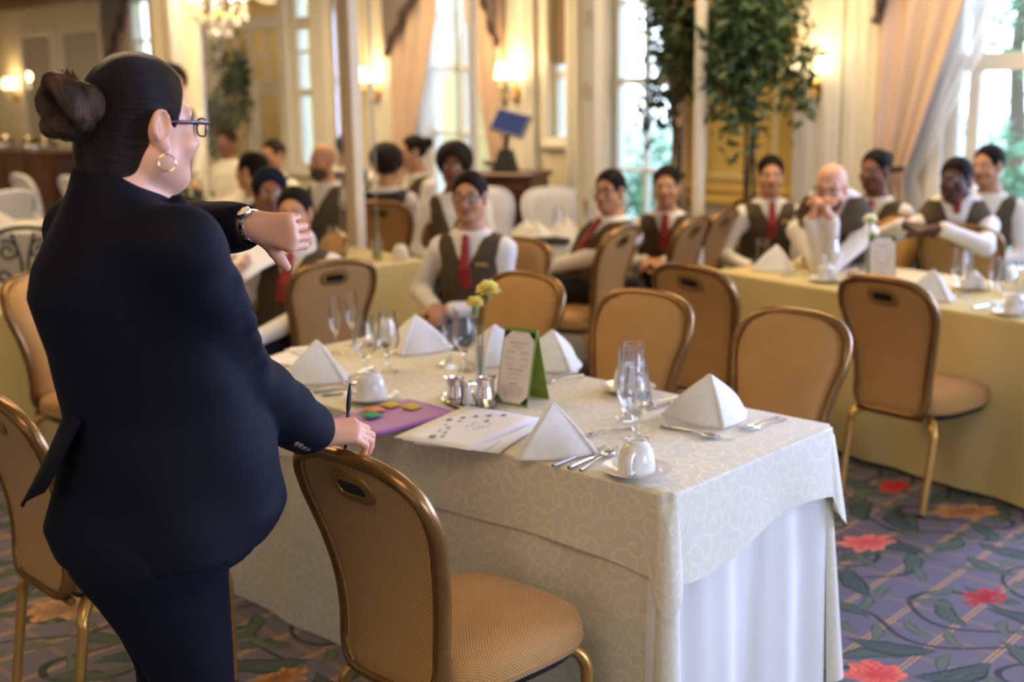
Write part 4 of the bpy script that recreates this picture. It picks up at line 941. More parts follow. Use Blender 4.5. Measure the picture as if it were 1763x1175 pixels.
def drape(L, Wd, drop, folds, amp, flare, nz, hem=None, rc=.025, corner=None, top=True, seed=0, step=.02, ztop=0.0, side_only=None):
    """cloth over a table: local x along 0..L, y 0..W, z 0 at the top"""
    r_ = random.Random(seed); mb = MB(); per = []
    segs = [((rc, 0), (L-rc, 0), (0, -1)), ((L, rc), (L, Wd-rc), (1, 0)), ((L-rc, Wd), (rc, Wd), (0, 1)), ((0, Wd-rc), (0, rc), (-1, 0))]; cors = [(L-rc, rc, -90), (L-rc, Wd-rc, 0), (rc, Wd-rc, 90), (rc, rc, 180)]
    for i, (p, q, n_) in enumerate(segs):
        p, q = np.array(p), np.array(q); m = max(2, int(np.linalg.norm(q-p)/step))
        for k in range(m): per.append((p+(q-p)*(k+.0)/m, np.array(n_, float), 0.0, i))
        cx, cy, a0 = cors[i]
        for k in range(15):
            a = R(a0+90*k/14); n2 = np.array([math.cos(a), math.sin(a)]); per.append((np.array([cx, cy])+n2*rc, n2, math.sin(math.pi*k/14), 10+i))
    n = len(per); ph = [r_.uniform(0, 6.28) for _ in range(4)]; cum = 0; uvs = []
    prev = per[-1][0]; rows = [0, .004, .012]+list(np.linspace(.03, 1, nz))
    S = []
    for p, nn, cw, i in per: cum += np.linalg.norm(p-prev); prev = p; S.append(cum)
    for j, q in enumerate(rows):
        for (p, nn, cw, i), s in zip(per, S):
            dr = drop(i, cw, p) if callable(drop) else drop
            if corner and i >= 10: dr = dr*(1+corner*cw)
            z = -q*dr; e = abs(z)
            fo = amp*(math.sin(s*folds+ph[0])+.6*math.sin(s*folds*.53+ph[1])+.4*math.sin(s*folds*1.9+ph[2]))*min(1, e/.25)
            out = flare*e+fo*(1-.5*cw)+(cw*flare*e*1.2)
            out = out+.004*min(1, j/2); b = p+nn*max(out, -.002+.004*min(1, j))
            mb.v.append((b[0], b[1], ztop+z-(0 if j else 0))); uvs.append((p[0]+nn[0]*e, p[1]+nn[1]*e))
    for j in range(len(rows)-1):
        for k in range(n):
            l = (k+1) % n
            if side_only and per[k][3] not in side_only: continue
            mb.f.append((j*n+l, j*n+k, (j+1)*n+k, (j+1)*n+l)); mb.m.append(0)
    if top: mb.f.append(tuple(range(n))); mb.m.append(0)
    mb.uv = uvs; return mb
def table(x, y, d, L, Wd, label, group=None, h=.74):
    """folding table: corner at x,y, long side along d, width to the left of d"""
    o = thing('banquet_table', label, 'table', (x, y, 0), math.atan2(d[1], d[0]), group)
    mb = MB(); mb.box((L/2, Wd/2, h-.012), (L-.01, Wd-.01, .024), 0, None, .006); mb.build('tabletop', simple('table_ply', (.35, .25, .15), .5), o)
    for sx_ in (.15, L-.15):
        for sy_ in (.12, Wd-.12): m = MB(); m.tube([(sx_, sy_, 0), (sx_, sy_, h-.02)], .013, 8); m.build('leg', M_STEEL, o)
    return o
def place(mb, name, mats, label, cat, x, y, d, z, group=None, **kw):
    o = mb.build(name, mats, loc=(x, y, z), rz=math.atan2(d[1], d[0]), **kw); return tag(o, label, cat, group)
# the front table.  local x runs along the camera-side edge from the far-left end to the near corner
FL, FW = 1.95, .77
fx, fy = T(0, FL, 0).x, T(0, FL, 0).y; fd = (-VD.x, -VD.y)
table(fx, fy, fd, FL, FW, 'long front table laid for a meal, under a patterned ivory cloth', None, .757)
def skirt_drop(i, cw, p): return .7555
sk = drape(FL, FW, skirt_drop, 13, .007, .045, 16, seed=3, side_only={0, 2, 3, 10, 11, 12, 13})
place(sk, 'under_cloth', M_DAMASK, 'floor length ivory cloth falling to the carpet under the shorter top cloth', 'tablecloth', fx, fy, fd, .7585, ang=80)
sk = drape(FL-.012, FW, skirt_drop, 23, .013, .030, 16, seed=9, side_only={1, 10}, top=False)
place(sk, 'table_skirt', M_SKIRT, 'white pleated skirt at the front table\'s short end, below the patterned cloth', 'table skirt', fx, fy, fd, .755, ang=80)
def over_drop(i, cw, p):
    if i == 1: return .205+.03*math.sin((p[1]/FW)*5.5+.6)
    if i in (0, 2): return .20+.012*math.sin(p[0]*7)
    return .215
ov = drape(FL, FW, over_drop, 11, .007, .07, 14, corner=.36, seed=5, step=.012)
ov.v = [(x+.008*(1 if x > FL-.001 else -1 if x < .001 else 0), y+(.008 if y > FW-.001 else -.008 if y < .001 else 0), z) if z < -.001 else (x, y, z) for x, y, z in ov.v]
place(ov, 'tablecloth', M_DAMASK, 'ivory cloth with scrolling vine pattern spread over the front table', 'tablecloth', fx, fy, fd, .7615, ang=80)
# the long table at right
RD, RN = np.array([.555, -.832]), np.array([.832, .555]); RA = np.array([1.05, 6.19])
RL, RW = 1.92, .80
table(RA[0], RA[1], RD, RL, RW, 'long table at right where the bald man rests his elbows')
c = drape(RL, RW, .735, 13, .010, .07, 18, seed=8, corner=.02, step=.03); place(c, 'tablecloth', M_YCLOTH, 'pale yellow floor length cloth on the long right table', 'tablecloth', RA[0], RA[1], RD, .7515, ang=80)
def RT(l, w, z=.7525): p = RA+RD*l+RN*w; return Vector((p[0], p[1], z))
# smaller tables further back
def small(x, y, d, L, Wd, mat, lab_t, lab_c, seed):
    table(x, y, d, L, Wd, lab_t); c = drape(L, Wd, .735, 12, .010, .05, 12, seed=seed, step=.04); place(c, 'tablecloth', mat, lab_c, 'tablecloth', x, y, d, .7515, ang=80)
small(-1.62, 5.88, (.80, .60), 1.42, .80, M_YCLOTH, 'table behind the young woman with the ponytail', 'pale yellow cloth on the table behind the ponytailed woman', 11)
small(.02, 7.22, (.90, .43), .95, .42, M_WCLOTH, 'table with napkins before the cherry cabinet', 'white cloth on the table before the cherry cabinet', 12)
small(-3.05, 5.05, (.97, .22), .92, .9, M_YCLOTH, 'table at left edge beside the iron chair', 'pale yellow cloth on the table at the left picture edge', 13)
small(-5.6, 9.6, (.98, .2), 1.6, .9, M_WCLOTH, 'far left table near the red counter', 'white cloth on the far left table near the red counter', 14)
small(-4.05, 8.2, (.98, .2), 1.2, .9, M_WCLOTH, 'far left table above the iron chair', 'white cloth on the far left table above the iron chair', 15)
small(-2.75, 7.40, (.95, .3), .9, .6, M_WCLOTH, 'table with the little white flowers behind the standing woman', 'white cloth on the table with the little white flowers', 16)

# ================================================================ tableware
def lathe_thing(name, cat, parts):
    def make(label):
        o = thing(name, label, cat)
        for nm, prof, mat, seg in parts: mb = MB(); mb.lathe(prof, seg); mb.build(nm, mat, o, ang=50)
        return o
    return Proto(make)
GOB_B = [(.0, .062), (.012, .064), (.028, .075), (.039, .095), (.041, .115), (.036, .150), (.031, .185), (.0305, .205), (.0290, .205), (.0295, .185), (.0345, .150), (.0393, .115), (.0372, .096), (.026, .077), (.0, .068)]
goblet = lathe_thing('water_goblet', 'glass', [('bowl', GOB_B, M_GLASS, 24), ('stem', [(.034, 0), (.034, .002), (.022, .006), (.010, .013), (.0075, .022), (.013, .031), (.0085, .040), (.008, .052), (.014, .063), (0, .063)], M_GLASS, 20)])
pilsner = lathe_thing('footed_glass', 'glass', [('bowl', [(0, .040), (.014, .042), (.026, .062), (.031, .090), (.030, .130), (.0265, .170), (.026, .205), (.0246, .205), (.0250, .170), (.0285, .130), (.0293, .090), (.0243, .064), (0, .046)], M_GLASS, 24), ('stem', [(.033, 0), (.033, .003), (.016, .010), (.010, .020), (.016, .030), (.012, .042), (0, .042)], M_GLASS, 20)])
flute = lathe_thing('flute_glass', 'glass', [('bowl', [(0, .070), (.008, .074), (.018, .095), (.0235, .125), (.024, .160), (.0215, .205), (.0203, .205), (.0226, .160), (.0221, .125), (.0167, .097), (0, .078)], M_GLASS, 20), ('stem', [(.031, 0), (.031, .002), (.012, .005), (.004, .012), (.0035, .055), (.007, .070), (0, .071)], M_GLASS, 18)])
def cup_maker(label):
    o = thing('coffee_cup', label, 'cup')
    mb = MB(); mb.lathe([(.041, 0), (.0415, .003), (.0415, .012), (.040, .030), (.036, .048), (.030, .060), (.022, .066), (.0215, .071), (.018, .071), (.017, .066), (0, .065)], 28)
    mb.lathe([(.041, 0), (.0385, .003), (.0385, .012), (.037, .030), (.033, .046), (.026, .056), (0, .058)], 28); mb.v = [(x*1.12, y*1.12, z*1.16) for x, y, z in mb.v]; mb.build('bowl', M_PORC, o, ang=45)
    mb = MB(); mb.tube(spline([(0, -.038, .012), (0, -.060, .016), (0, -.066, .032), (0, -.056, .048), (0, -.033, .050)], 16), .0052, 8, flat=1.5, ref=(1, 0, 0)); mb.v = [(x*1.12, y*1.12, z*1.16) for x, y, z in mb.v]; mb.build('handle', M_PORC, o)
    return o
cup = Proto(cup_maker)
saucer = lathe_thing('saucer', 'saucer', [('dish', [(.032, 0), (.034, .003), (.062, .009), (.085, .018), (.0865, .0195), (.083, .019), (.060, .0115), (.050, .0065), (.024, .0065), (0, .0065)], M_PORC, 32)])
def napkin_maker(wid=.13, hgt=.128, dep=.105):
    def make(label):
        o = thing('napkin', label, 'napkin')
        A, Fp, L, Rr = Vector((0, .01, hgt)), Vector((0, -dep, 0)), Vector((-wid, dep*.55, 0)), Vector((wid, dep*.55, 0))
        for q, E, nm in ((-1, L, 'left_wing'), (1, Rr, 'right_wing')):
            for lay in (0, 1):
                mb = MB()
                def f(a, b):
                    # a: 0 on the front ridge .. 1 on the outer edge, b: foot to apex
                    base = Fp.lerp(E, a); base = base+Vector((q*.012*math.sin(a*math.pi), -.020*math.sin(a*math.pi), 0))
                    p = base.lerp(A, b); bow = math.sin(math.pi*b)*.013*(a**2)
                    rd = .010*math.sin(math.pi*min(1, b*1.0))*(1-a)**3
                    p = p+Vector((q*bow, .0+.010*lay*(a)-rd*.4, 0)); sag = Vector((q*.004*math.sin(b*6+a*4), -.004*math.sin(a*5+b*3), 0)); p = p+sag*(1-b)*a
                    p.z = max(p.z-(0 if b else 0), .0025); return p
                mb.grid(f, 12, 12); mb.build(nm if lay == 0 else 'inner_fold', M_WHITE, o, solid=.0045, ang=80)
        mb = MB(); mb.tube([Fp+Vector((0, -.002, .004)), Fp.lerp(A, .5)+Vector((0, -.008, 0)), A+Vector((0, -.001, -.002))], [.007, .006, .004], 8); mb.build('ridge_fold', M_WHITE, o)
        return o
    return Proto(make)
napkin = napkin_maker()
def cut_tube(P, n=14): return spline(P, n)
def spoon_maker(label):
    o = thing('spoon', label, 'spoon'); mb = MB(); P = cut_tube([(0, 0, .0025), (0, .04, .005), (0, .09, .008), (0, .125, .005)]); mb.tube(P, np.interp(np.linspace(0, 1, 14), [0, .1, .5, 1], [.0062, .0055, .0026, .0028]), 8, flat=.45, ref=(0, 0, 1)); mb.build('handle', M_STEEL, o)
    mb = MB(); mb.grid(lambda a, b: ((a-.5)*.038*math.sin(math.pi*min(max(b, .02), .98))**.6, .120+b*.055, .0085-.0065*math.sin(math.pi*b)*(1-(2*a-1)**2)), 10, 12); mb.build('spoon_bowl', M_STEEL, o, solid=.0014, ang=80); return o
def knife_maker(label):
    o = thing('knife', label, 'knife'); mb = MB(); mb.tube(cut_tube([(0, 0, .004), (0, .05, .0045), (0, .105, .0045)]), np.interp(np.linspace(0, 1, 14), [0, .08, .8, 1], [.0055, .0068, .0052, .004]), 8, flat=.6, ref=(0, 0, 1)); mb.build('handle', M_STEEL, o)
    mb = MB(); mb.add([(-.004, .10, .0045), (.007, .105, .0045), (.0095, .17, .0045), (.006, .215, .0045), (-.002, .228, .0045), (-.004, .2, .0045)], [tuple(range(6))]); mb.build('blade', M_STEEL, o, solid=.0012, smooth=False); return o
def fork_maker(label):
    o = thing('fork', label, 'fork'); mb = MB(); mb.tube(cut_tube([(0, 0, .0025), (0, .04, .006), (0, .09, .009), (0, .125, .006)]), np.interp(np.linspace(0, 1, 14), [0, .1, .5, 1], [.0062, .0055, .0026, .003]), 8, flat=.45, ref=(0, 0, 1)); mb.build('handle', M_STEEL, o)
    mb = MB(); mb.grid(lambda a, b: ((a-.5)*(.006+.018*min(1, b*1.6)), .120+b*.028, .006-.003*b), 4, 4); mb.build('palm', M_STEEL, o, solid=.0014)
    for k in range(4): m = MB(); x = (k-1.5)*.0064; m.tube([(x, .146, .003), (x, .165, .0035), (x, .187, .008)], [.0017, .0015, .0008], 5); m.build('tine', M_STEEL, o)
    return o
spoon, knife, fork = Proto(spoon_maker), Proto(knife_maker), Proto(fork_maker)
def on(p, proto, a, b, yw, lab, grp, z=.7628): q = T(a, b, z); return proto((q.x, q.y, q.z), yw, lab, grp)
def from_to(proto, a0, b0, a1, b1, lab, grp, z=.7628):
    p, q = T(a0, b0, z), T(a1, b1, z); return proto((p.x, p.y, p.z), yaw(((q-p).x, (q-p).y)), lab, grp)
GF, NF, CF = 'glasses on the front table', 'white folded napkins on the front table', 'cutlery on the front table'
on(0, goblet, .306, .327, 0, 'front goblet of the right group, its foot behind the upturned cup', GF)
on(0, pilsner, .45, .47, 0, 'tall footed glass just behind the front goblet', GF)
on(0, goblet, .52, .50, 0, 'goblet hidden behind the tall footed glass at right', GF)
on(0, goblet, .30, 1.44, 0, 'goblet nearest the upturned cup beside the purple folder', GF)
on(0, goblet, .40, 1.44, 0, 'tall goblet in front of the farther left napkin', GF)
on(0, flute, .473, 1.809, 0, 'flute glass nearest the turned-away beige chair', GF)
on(0, flute, .59, 1.86, 0, 'flute glass half behind the flute by the turned-away chair', GF)
on(0, flute, .575, 1.326, 0, 'flute glass left of the yellow carnations', GF)
on(0, goblet, .575, 1.25, 0, 'goblet touching the bud vase, right of the flute', GF)
def toward_cam(p): return math.atan2(-p.x, p.y)      # rz that keeps local -Y towards the origin side
CS = 'cups and saucers on the front table'
for a, b, da, lab, lab2 in ((.062, .140, -.25, 'upturned white cup nearest the camera, at the table corner', 'white saucer nearest the camera, under an upturned cup'), (.11, 1.19, -1.9, 'upturned white cup beside the purple folder', 'white saucer at the purple folder\'s left edge'),
        (.70, .66, .9, 'upturned white cup behind the footed glasses', 'white saucer behind the footed glasses, before a beige chair'), (.70, 1.80, .6, 'upturned white cup at the far end, behind the flutes', 'white saucer at the far end, behind the flutes')):
    q = T(a, b); saucer((q.x, q.y, q.z), 0, lab2, CS); cup((q.x, q.y, q.z+.0065), toward_cam(q)+da, lab, CS)
on(0, napkin, .09, .42, 1.15, 'white napkin tent at front, between the papers and the spoon', NF)
on(0, napkin, .60, .285, .18, 'white napkin tent at the right end, before a beige chair', NF)
on(0, napkin, .185, 1.53, .95, 'white napkin tent nearest the standing woman', NF)
on(0, napkin, .68, 1.62, -.35, 'white napkin tent at the far left, beyond the goblets', NF)
on(0, napkin, .80, 1.05, .5, 'white napkin tent mostly hidden behind the green menu stand', NF)
on(0, napkin, .73, 1.27, -.3, 'white napkin tent half hidden behind the bud vase', NF)
for a0, b0, a1, b1, pr, lab in ((-.025, .335, .20, .345, knife, 'knife lying along the front napkin, leftmost of the near three'), (-.012, .295, .19, .312, knife, 'knife between the front knife and the spoon'), (-.004, .262, .184, .300, spoon, 'spoon lying beside the upturned front cup'),
        (.46, .335, .44, .165, spoon, 'spoon in front of the right napkin, bowl to the right'), (.44, .345, .46, .18, knife, 'knife paired with the spoon before the right napkin'), (.742, .150, .56, .165, fork, 'fork at the right table edge'), (.735, .125, .55, .14, fork, 'second fork at the right table edge'),
        (.765, .455, .58, .48, knife, 'knife left of the right napkin'), (.75, .49, .57, .51, spoon, 'spoon left of the right napkin'), (.38, .40, .22, .45, fork, 'fork showing behind the front napkin'), (.77, .90, .60, .93, fork, 'fork right of the green menu stand'), (.79, .94, .62, .97, knife, 'knife right of the green menu stand'),
        (.06, 1.45, .21, 1.385, spoon, 'spoon by the napkin nearest the standing woman'), (.05, 1.40, .21, 1.33, knife, 'knife by the napkin nearest the standing woman'), (.045, 1.35, .18, 1.27, knife, 'small knife beside the cup near the folder'), (.40, 1.52, .22, 1.46, knife, 'dark looking knife behind the goblets'), (.70, 1.45, .56, 1.36, fork, 'fork between far napkin and flute')):
    from_to(pr, a0, b0, a1, b1, lab, CF)
# binder clip, loose sheets and card at the far left
o = thing('binder_clip', 'small black binder clip in front of the napkin nearest the woman', 'clip', T(.115, 1.50), .4)
mb = MB(); mb.add([(-.016, -.009, 0), (.016, -.009, 0), (.016, .009, 0), (-.016, .009, 0), (-.016, 0, .014), (.016, 0, .014)], [(0, 3, 2, 1), (0, 1, 5, 4), (3, 4, 5, 2), (0, 4, 3), (1, 2, 5)]); mb.build('clip_body', M_BLACK, o, smooth=False)
mb = MB(); mb.tube([(-.008, 0, .013), (-.006, .004, .03), (0, .005, .036), (.006, .004, .03), (.008, 0, .013)], .001, 5); mb.build('wire_handle', M_STEEL, o)
def sheet(a, b, rot, w, h, lab, z, grp='loose white papers', mat=M_PAPER, name='paper_sheet', curl=.004, cat='paper'):
    q = T(a, b, z); mb = MB(); mb.grid(lambda i, j: ((i-.5)*w, (j-.5)*h, curl*((2*i-1)**2+(2*j-1)**2)*.5*math.sin(3*i+j*2+1)**2), 8, 8)
    o = mb.build(name, mat, loc=q, rz=rot, solid=.0006); return tag(o, lab, cat, grp)
UA = math.atan2(UD.y, UD.x)
sheet(.30, 1.86, UA+.35, .20, .16, 'white paper at the far left of the front table, beside the standing woman', .764)
sheet(.42, 1.92, UA-.2, .12, .12, 'second white paper at the far left, under the small card', .7655)
o = sheet(.40, 1.95, UA+.9, .07, .05, 'small folded white card at the far left', .768, None, name='place_card', cat='card')
# purple folder with notes
q = T(.02, .985, .7635); o = thing('folder', 'purple pocket folder with coloured sticky notes beside the woman\'s hand', 'folder', q, UA-.05)
M_PURP = simple('purple_card', (.36, .12, .42), .45, 0, .05, 15)
mb = MB(); mb.box((0, 0, .0012), (.30, .235, .0024), 0, None, .001); mb.build('back_cover', M_PURP, o); mb = MB(); mb.grid(lambda a, b: ((a-.5)*.298, (b-.5)*.233, .0045+.006*a*math.sin(b*2.5)), 10, 8); mb.build('front_cover', M_PURP, o, solid=.0008)
for x, y, c, nm, rz in ((.055, .085, 'd8b62c', 'yellow sticky note', .12), (.085, .022, 'd8b62c', 'yellow sticky note by the cup', .1), (-.01, .078, 'e08a50', 'orange sticky note', -.1), (-.055, .035, '2f9a62', 'green sticky note', .05)):
    mb = MB(); mb.grid(lambda a, b: ((a-.5)*.05, (b-.5)*.05, .0125+.003*b), 2, 2); s_ = mb.build('sticky_note', simple('note_'+c, c, .7, 0, .04), o, loc=(x, y, 0), rz=rz, solid=.0006); s_['label'] = nm
# printed papers
q = T(.075, .735, .768); RP = UA+.20
for k, (dx, dy, dr, lab) in enumerate(((.045, -.02, .14, 'white paper sheet at the bottom of the stack near the folder'), (.02, -.01, .06, 'white paper sheet in the middle of the stack near the folder'))):
    p = q+Vector((dx, dy, -.0025+.001*k)); mb = MB(); mb.grid(lambda a, b: ((a-.5)*.36, (b-.5)*.25, .003*math.sin(a*5+k)), 8, 6); tag(mb.build('paper_sheet', M_PAPER, loc=p, rz=RP+dr, solid=.0006), lab, 'paper', 'papers beside the purple folder')
mb = MB(); mb.grid(lambda a, b: ((a-.5)*.36, (b-.5)*.25, .002+.004*a*b), 8, 6); top = mb.build('paper_sheet', M_PAPER, loc=q, rz=RP, solid=.0006); tag(top, 'top white sheet printed with a row of grey ovals', 'paper', 'papers beside the purple folder')
mb = MB()
for x, y, w, h in ((.03, .085, .022, .012), (.065, .062, .02, .010), (.095, .038, .019, .010), (.12, .008, .019, .010), (.145, -.025, .019, .010), (-.13, .03, .024, .013), (-.118, .005, .018, .006), (-.075, .045, .014, .006), (-.085, .02, .017, .006), (-.02, .062, .012, .005), (-.04, .04, .018, .006), (.07, -.015, .020, .008), (.03, .05, .014, .005)):
    mb.add([(x+w/2*1.1*math.cos(t), y+h*.7*math.sin(t), .0062) for t in np.linspace(0, 6.28, 15)[:-1]], [tuple(range(14))])
for y, x0, x1 in ((.0, -.01, .05), (-.03, -.02, .03), (-.045, .0, .06)):
    for i in range(9): x = x0+(x1-x0)*i/9; mb.box((x, y+.004*math.sin(i*1.3), .0062), ((x1-x0)/10, .0016, .0004))
mb.build('print', M_INK, top, smooth=False, kind='stuff')
# menu stand
def menu_stand(loc, rz, label, sc=1.0):
    o = thing('menu_stand', label, 'menu', loc, rz, None); w, h, d = .105*sc, .205*sc, .055*sc
    lean = math.atan2(d, h); Rm = Matrix.Rotation(-lean, 3, 'X'); L = math.hypot(d, h)
    mb = MB(); mb.box(Vector((0, -d, 0))+Rm @ Vector((0, 0, L/2)), (w, .003, L), 0, Rm); mb.build('front_board', M_GREEN, o, smooth=False)
    Rb = Matrix.Rotation(lean, 3, 'X'); mb = MB(); mb.box(Vector((0, d, 0))+Rb @ Vector((0, 0, L/2)), (w, .003, L), 0, Rb); mb.build('back_board', M_GREEN, o, smooth=False)
    def P(x, z, y=-.0026): return Vector((0, -d, 0))+Rm @ Vector((x, y, z))
    mb = MB(); x, z0, z1 = w*.47, L*.03, L*.95; mb.add([P(-x, z0, -.0018), P(x, z0, -.0018), P(x, z1, -.0018), P(-x, z1, -.0018)], [(0, 1, 2, 3)]); mb.build('black_backing', M_BLACK, o, smooth=False)
    c = .022*sc; mb = MB(); mb.add([P(-x+c, z0), P(x-c, z0), P(x, z0+c), P(x, z1-c), P(x-c, z1), P(-x+c, z1), P(-x, z1-c), P(-x, z0+c)], [tuple(range(8))]); cd_ = mb.build('menu_card', simple('menu_paper', (.80, .70, .60), .6, 0, .03), o, smooth=False)
    mb = MB(); r_ = random.Random(4)
    rows = [(.93, .26, 1)]+[(.80, .55, 2), (.765, .34, 1), (.735, .30, 1)]+[(v, -1, 1) for v in (.69, .665, .61, .585, .53, .505)]+[(.455, .5, 2), (.42, .38, 1), (.395, .55, 1), (.345, .45, 1), (.27, .22, 2), (.235, .6, 1), (.21, .66, 1), (.185, .7, 1), (.16, .66, 1), (.135, .55, 1), (.11, .62, 1)]
    for v, wd, th in rows:
        for x0, x1 in ([(-wd/2, wd/2)] if wd > 0 else [(-.36, -.08), (.10, .38)]):
            xx = x0
            while xx < x1:
                ww = r_.uniform(.02, .07); x2 = min(xx+ww, x1); zz = L*v
                mb.add([P(xx*w, zz, -.0032), P(x2*w, zz, -.0032), P(x2*w, zz+.0012*th*sc, -.0032), P(xx*w, zz+.0012*th*sc, -.0032)], [(0, 1, 2, 3)]); xx = x2+.018
    mb.build('print', simple('menu_ink', (.16, .13, .12), .7), cd_, smooth=False, kind='stuff'); return o
q = (T(.35, .84)+T(.45, .77))/2
menu_stand(T(.405, .835), -.60, 'green tent menu stand with printed card on the front table', 1.1)
# silver service
def pot(name, label, q, rz, sc, cat):
    o = thing(name, label, cat, q, rz)
    mb = MB(); mb.lathe([(r_*sc, z*sc) for r_, z in [(.034, 0), (.036, .004), (.033, .02), (.029, .045), (.027, .065), (.0285, .072), (.027, .072), (.0255, .065), (.027, .045), (.030, .02), (0, .008)]], 26)
    v = []
    for x, y, z in mb.v:
        k = max(0, (z/sc-.055)/.017); a = math.atan2(y, x); k *= max(0, math.cos(a))**6; v.append((x+k*.012*sc, y, z+k*.004*sc))
    mb.v = v; mb.build('body', M_SILVER, o, ang=50)
    mb = MB(); mb.tube(spline([(-.028*sc, 0, .058*sc), (-.05*sc, 0, .060*sc), (-.056*sc, 0, .040*sc), (-.045*sc, 0, .018*sc), (-.034*sc, 0, .014*sc)], 14), .003*sc, 7); mb.build('handle', M_SILVER, o); return o
q = T(.285, .945, .7635); o = thing('serving_tray', 'small oval silver tray under the cream jugs', 'tray', q, UA+1.2)
mb = MB(); mb.lathe([(0, .002), (.088, .002), (.098, .006), (.104, .010), (.101, .011), (.09, .0045), (0, .004)], 32, sx_=1.15, sy_=.72); mb.build('dish', M_SILVER, o)
p = T(.265, .975, .7677); pot('cream_jug', 'silver jug nearest the purple folder, handle to the left', p, 3.14+.5-.6, 1.0, 'jug')
p = T(.315, .905, .7677); pot('cream_jug', 'silver jug beside the green menu stand', p, .5, 1.0, 'jug')
p = T(.262, .925, .7677); o = thing('salt_shaker', 'small steel shaker between the silver jugs', 'shaker', p); mb = MB(); mb.lathe([(.017, 0), (.0175, .004), (.013, .03), (.0115, .058)], 16); mb.build('body', M_PORC, o); mb = MB(); mb.lathe([(.0122, .057), (.0125, .062), (.009, .069), (0, .071)], 16); mb.build('lid', M_SILVER, o)
def flower_head(mb, c, r_, seed, n=64):
    q = random.Random(seed)
    for k in range(n):
        a = k*2.4; e = 1-(k+.5)/n*1.05; d = Vector((math.cos(a)*math.sqrt(max(0, 1-e*e)), math.sin(a)*math.sqrt(max(0, 1-e*e)), e)); w = d.cross(Vector((0, 0, 1)) if abs(d.z) < .9 else Vector((1, 0, 0))).normalized(); t_ = d.cross(w)
        b = Vector(c)+d*r_*.25; tip = Vector(c)+d*r_*q.uniform(.85, 1.1)
        mb.add([b, b.lerp(tip, .6)+w*r_*.30, tip+w*r_*.22+t_*r_*.1, tip+t_*r_*q.uniform(-.15, .15)-d*r_*.1, tip-w*r_*.22-t_*r_*.1, b.lerp(tip, .6)-w*r_*.30], [(0, 1, 2, 3), (0, 3, 4, 5)])
def bud_vase(q, label, petals, heads, label_h, h=.18):
    o = thing('bud_vase', label, 'vase', q)
    mb = MB(); mb.lathe([(.018, 0), (.019, .003), (.0165, .012), (.0145, .06), (.0145, h-.03), (.018, h), (.0167, h), (.0132, h-.03), (.0132, .06), (.014, .015), (0, .012)], 20); mb.build('glass_body', M_GLASS, o)
    mb = MB(); mb.lathe([(.0128, .014), (.0128, h*.62), (0, h*.62)], 16); mb.build('water', M_WATER, o)
    for k, (x, y, z, r_, lab) in enumerate(heads):
        f = thing('carnation', lab, 'flower', q, 0, None); mb = MB(); mb.tube(spline([(x*.15, y*.15, .016), (x*.3, y*.3, h*.8), (x, y, z-.012)], 12), .0022, 6); mb.lathe([(.003, -.03), (.0075, -.02), (.009, -.004), (.007, .004)], 10, (x, y, z)); mb.build('stem', simple('stem_green', (.10, .22, .05), .5), f)
        mb = MB(); flower_head(mb, (x, y, z+.004), r_, k+3); mb.build('petals', petals, f)
    return o
def petal_mat(name, c):
    t = NT(name); return t.surf(t.n('MixShader', {0: .45, 1: t.n('BsdfDiffuse', {0: c}), 2: t.n('BsdfTranslucent', {0: c})}))
M_PETAL = petal_mat('petal_yellow', (.98, .90, .36, 1)); M_PETALW = petal_mat('petal_white', (.92, .94, .74, 1))
bud_vase(T(.505, 1.113), 'slim glass bud vase holding yellow carnations on the front table', M_PETAL, [(.030, .0, .288, .040, 'larger yellow carnation leaning right in the bud vase'), (-.012, -.012, .248, .031, 'smaller yellow carnation lower left in the bud vase')], None)
# ---- right table
GR, NR, CR = 'glasses on the right table', 'napkins on the right table', 'cups on the right table'
def at_r(proto, l, w, rz, lab, grp, z=.7525): p = RT(l, w, z); return proto((p.x, p.y, p.z), rz, lab, grp)
at_r(napkin, .20, .25, .5, 'white napkin tent at the right table\'s far end, left of the bald man', NR)
at_r(napkin, 1.22, .16, .3, 'white napkin tent on the right table, left of the flutes', NR)
at_r(napkin, 1.72, .52, .8, 'large white napkin at the right picture edge', NR); at_r(napkin, 1.42, .60, 1.0, 'white napkin behind the flutes on the right table', NR)
at_r(goblet, .53, .27, 0, 'goblet on the right table in front of the bald man', GR); at_r(goblet, 1.19, .38, 0, 'left goblet of the right table\'s bright group', GR); at_r(flute, 1.28, .30, 0, 'first flute of the right table\'s bright group', GR); at_r(flute, 1.44, .27, 0, 'second flute of the right table\'s bright group', GR); at_r(goblet, 1.55, .20, 0, 'rightmost goblet of the right table\'s bright group', GR)
for l, w, lab, lab2 in ((.60, .16, 'upturned white cup before the bald man', 'saucer before the bald man'), (1.66, .10, 'upturned white cup at the right picture edge', 'saucer at the right picture edge'), (1.16, .5, 'upturned white cup by the right table\'s menu stand', 'saucer by the right table\'s menu stand')):
    p = RT(l, w); saucer((p.x, p.y, p.z), 0, lab2, CR); cup((p.x, p.y, p.z+.0065), .4, lab, CR)
menu_stand(RT(.82, .29), -.18, 'green tent menu stand on the right table, before the bald man', 1.15)
bud_vase(RT(.70, .34), 'slim bud vase with white flowers on the right table', M_PETALW, [(.0, .0, .285, .036, 'upper white carnation in the right table\'s bud vase'), (.012, -.01, .215, .026, 'lower white carnation in the right table\'s bud vase')], None)
p = RT(.70, .22); pot('cream_jug', 'silver jug on the right table beside the menu stand', p, .4, .9, 'jug')
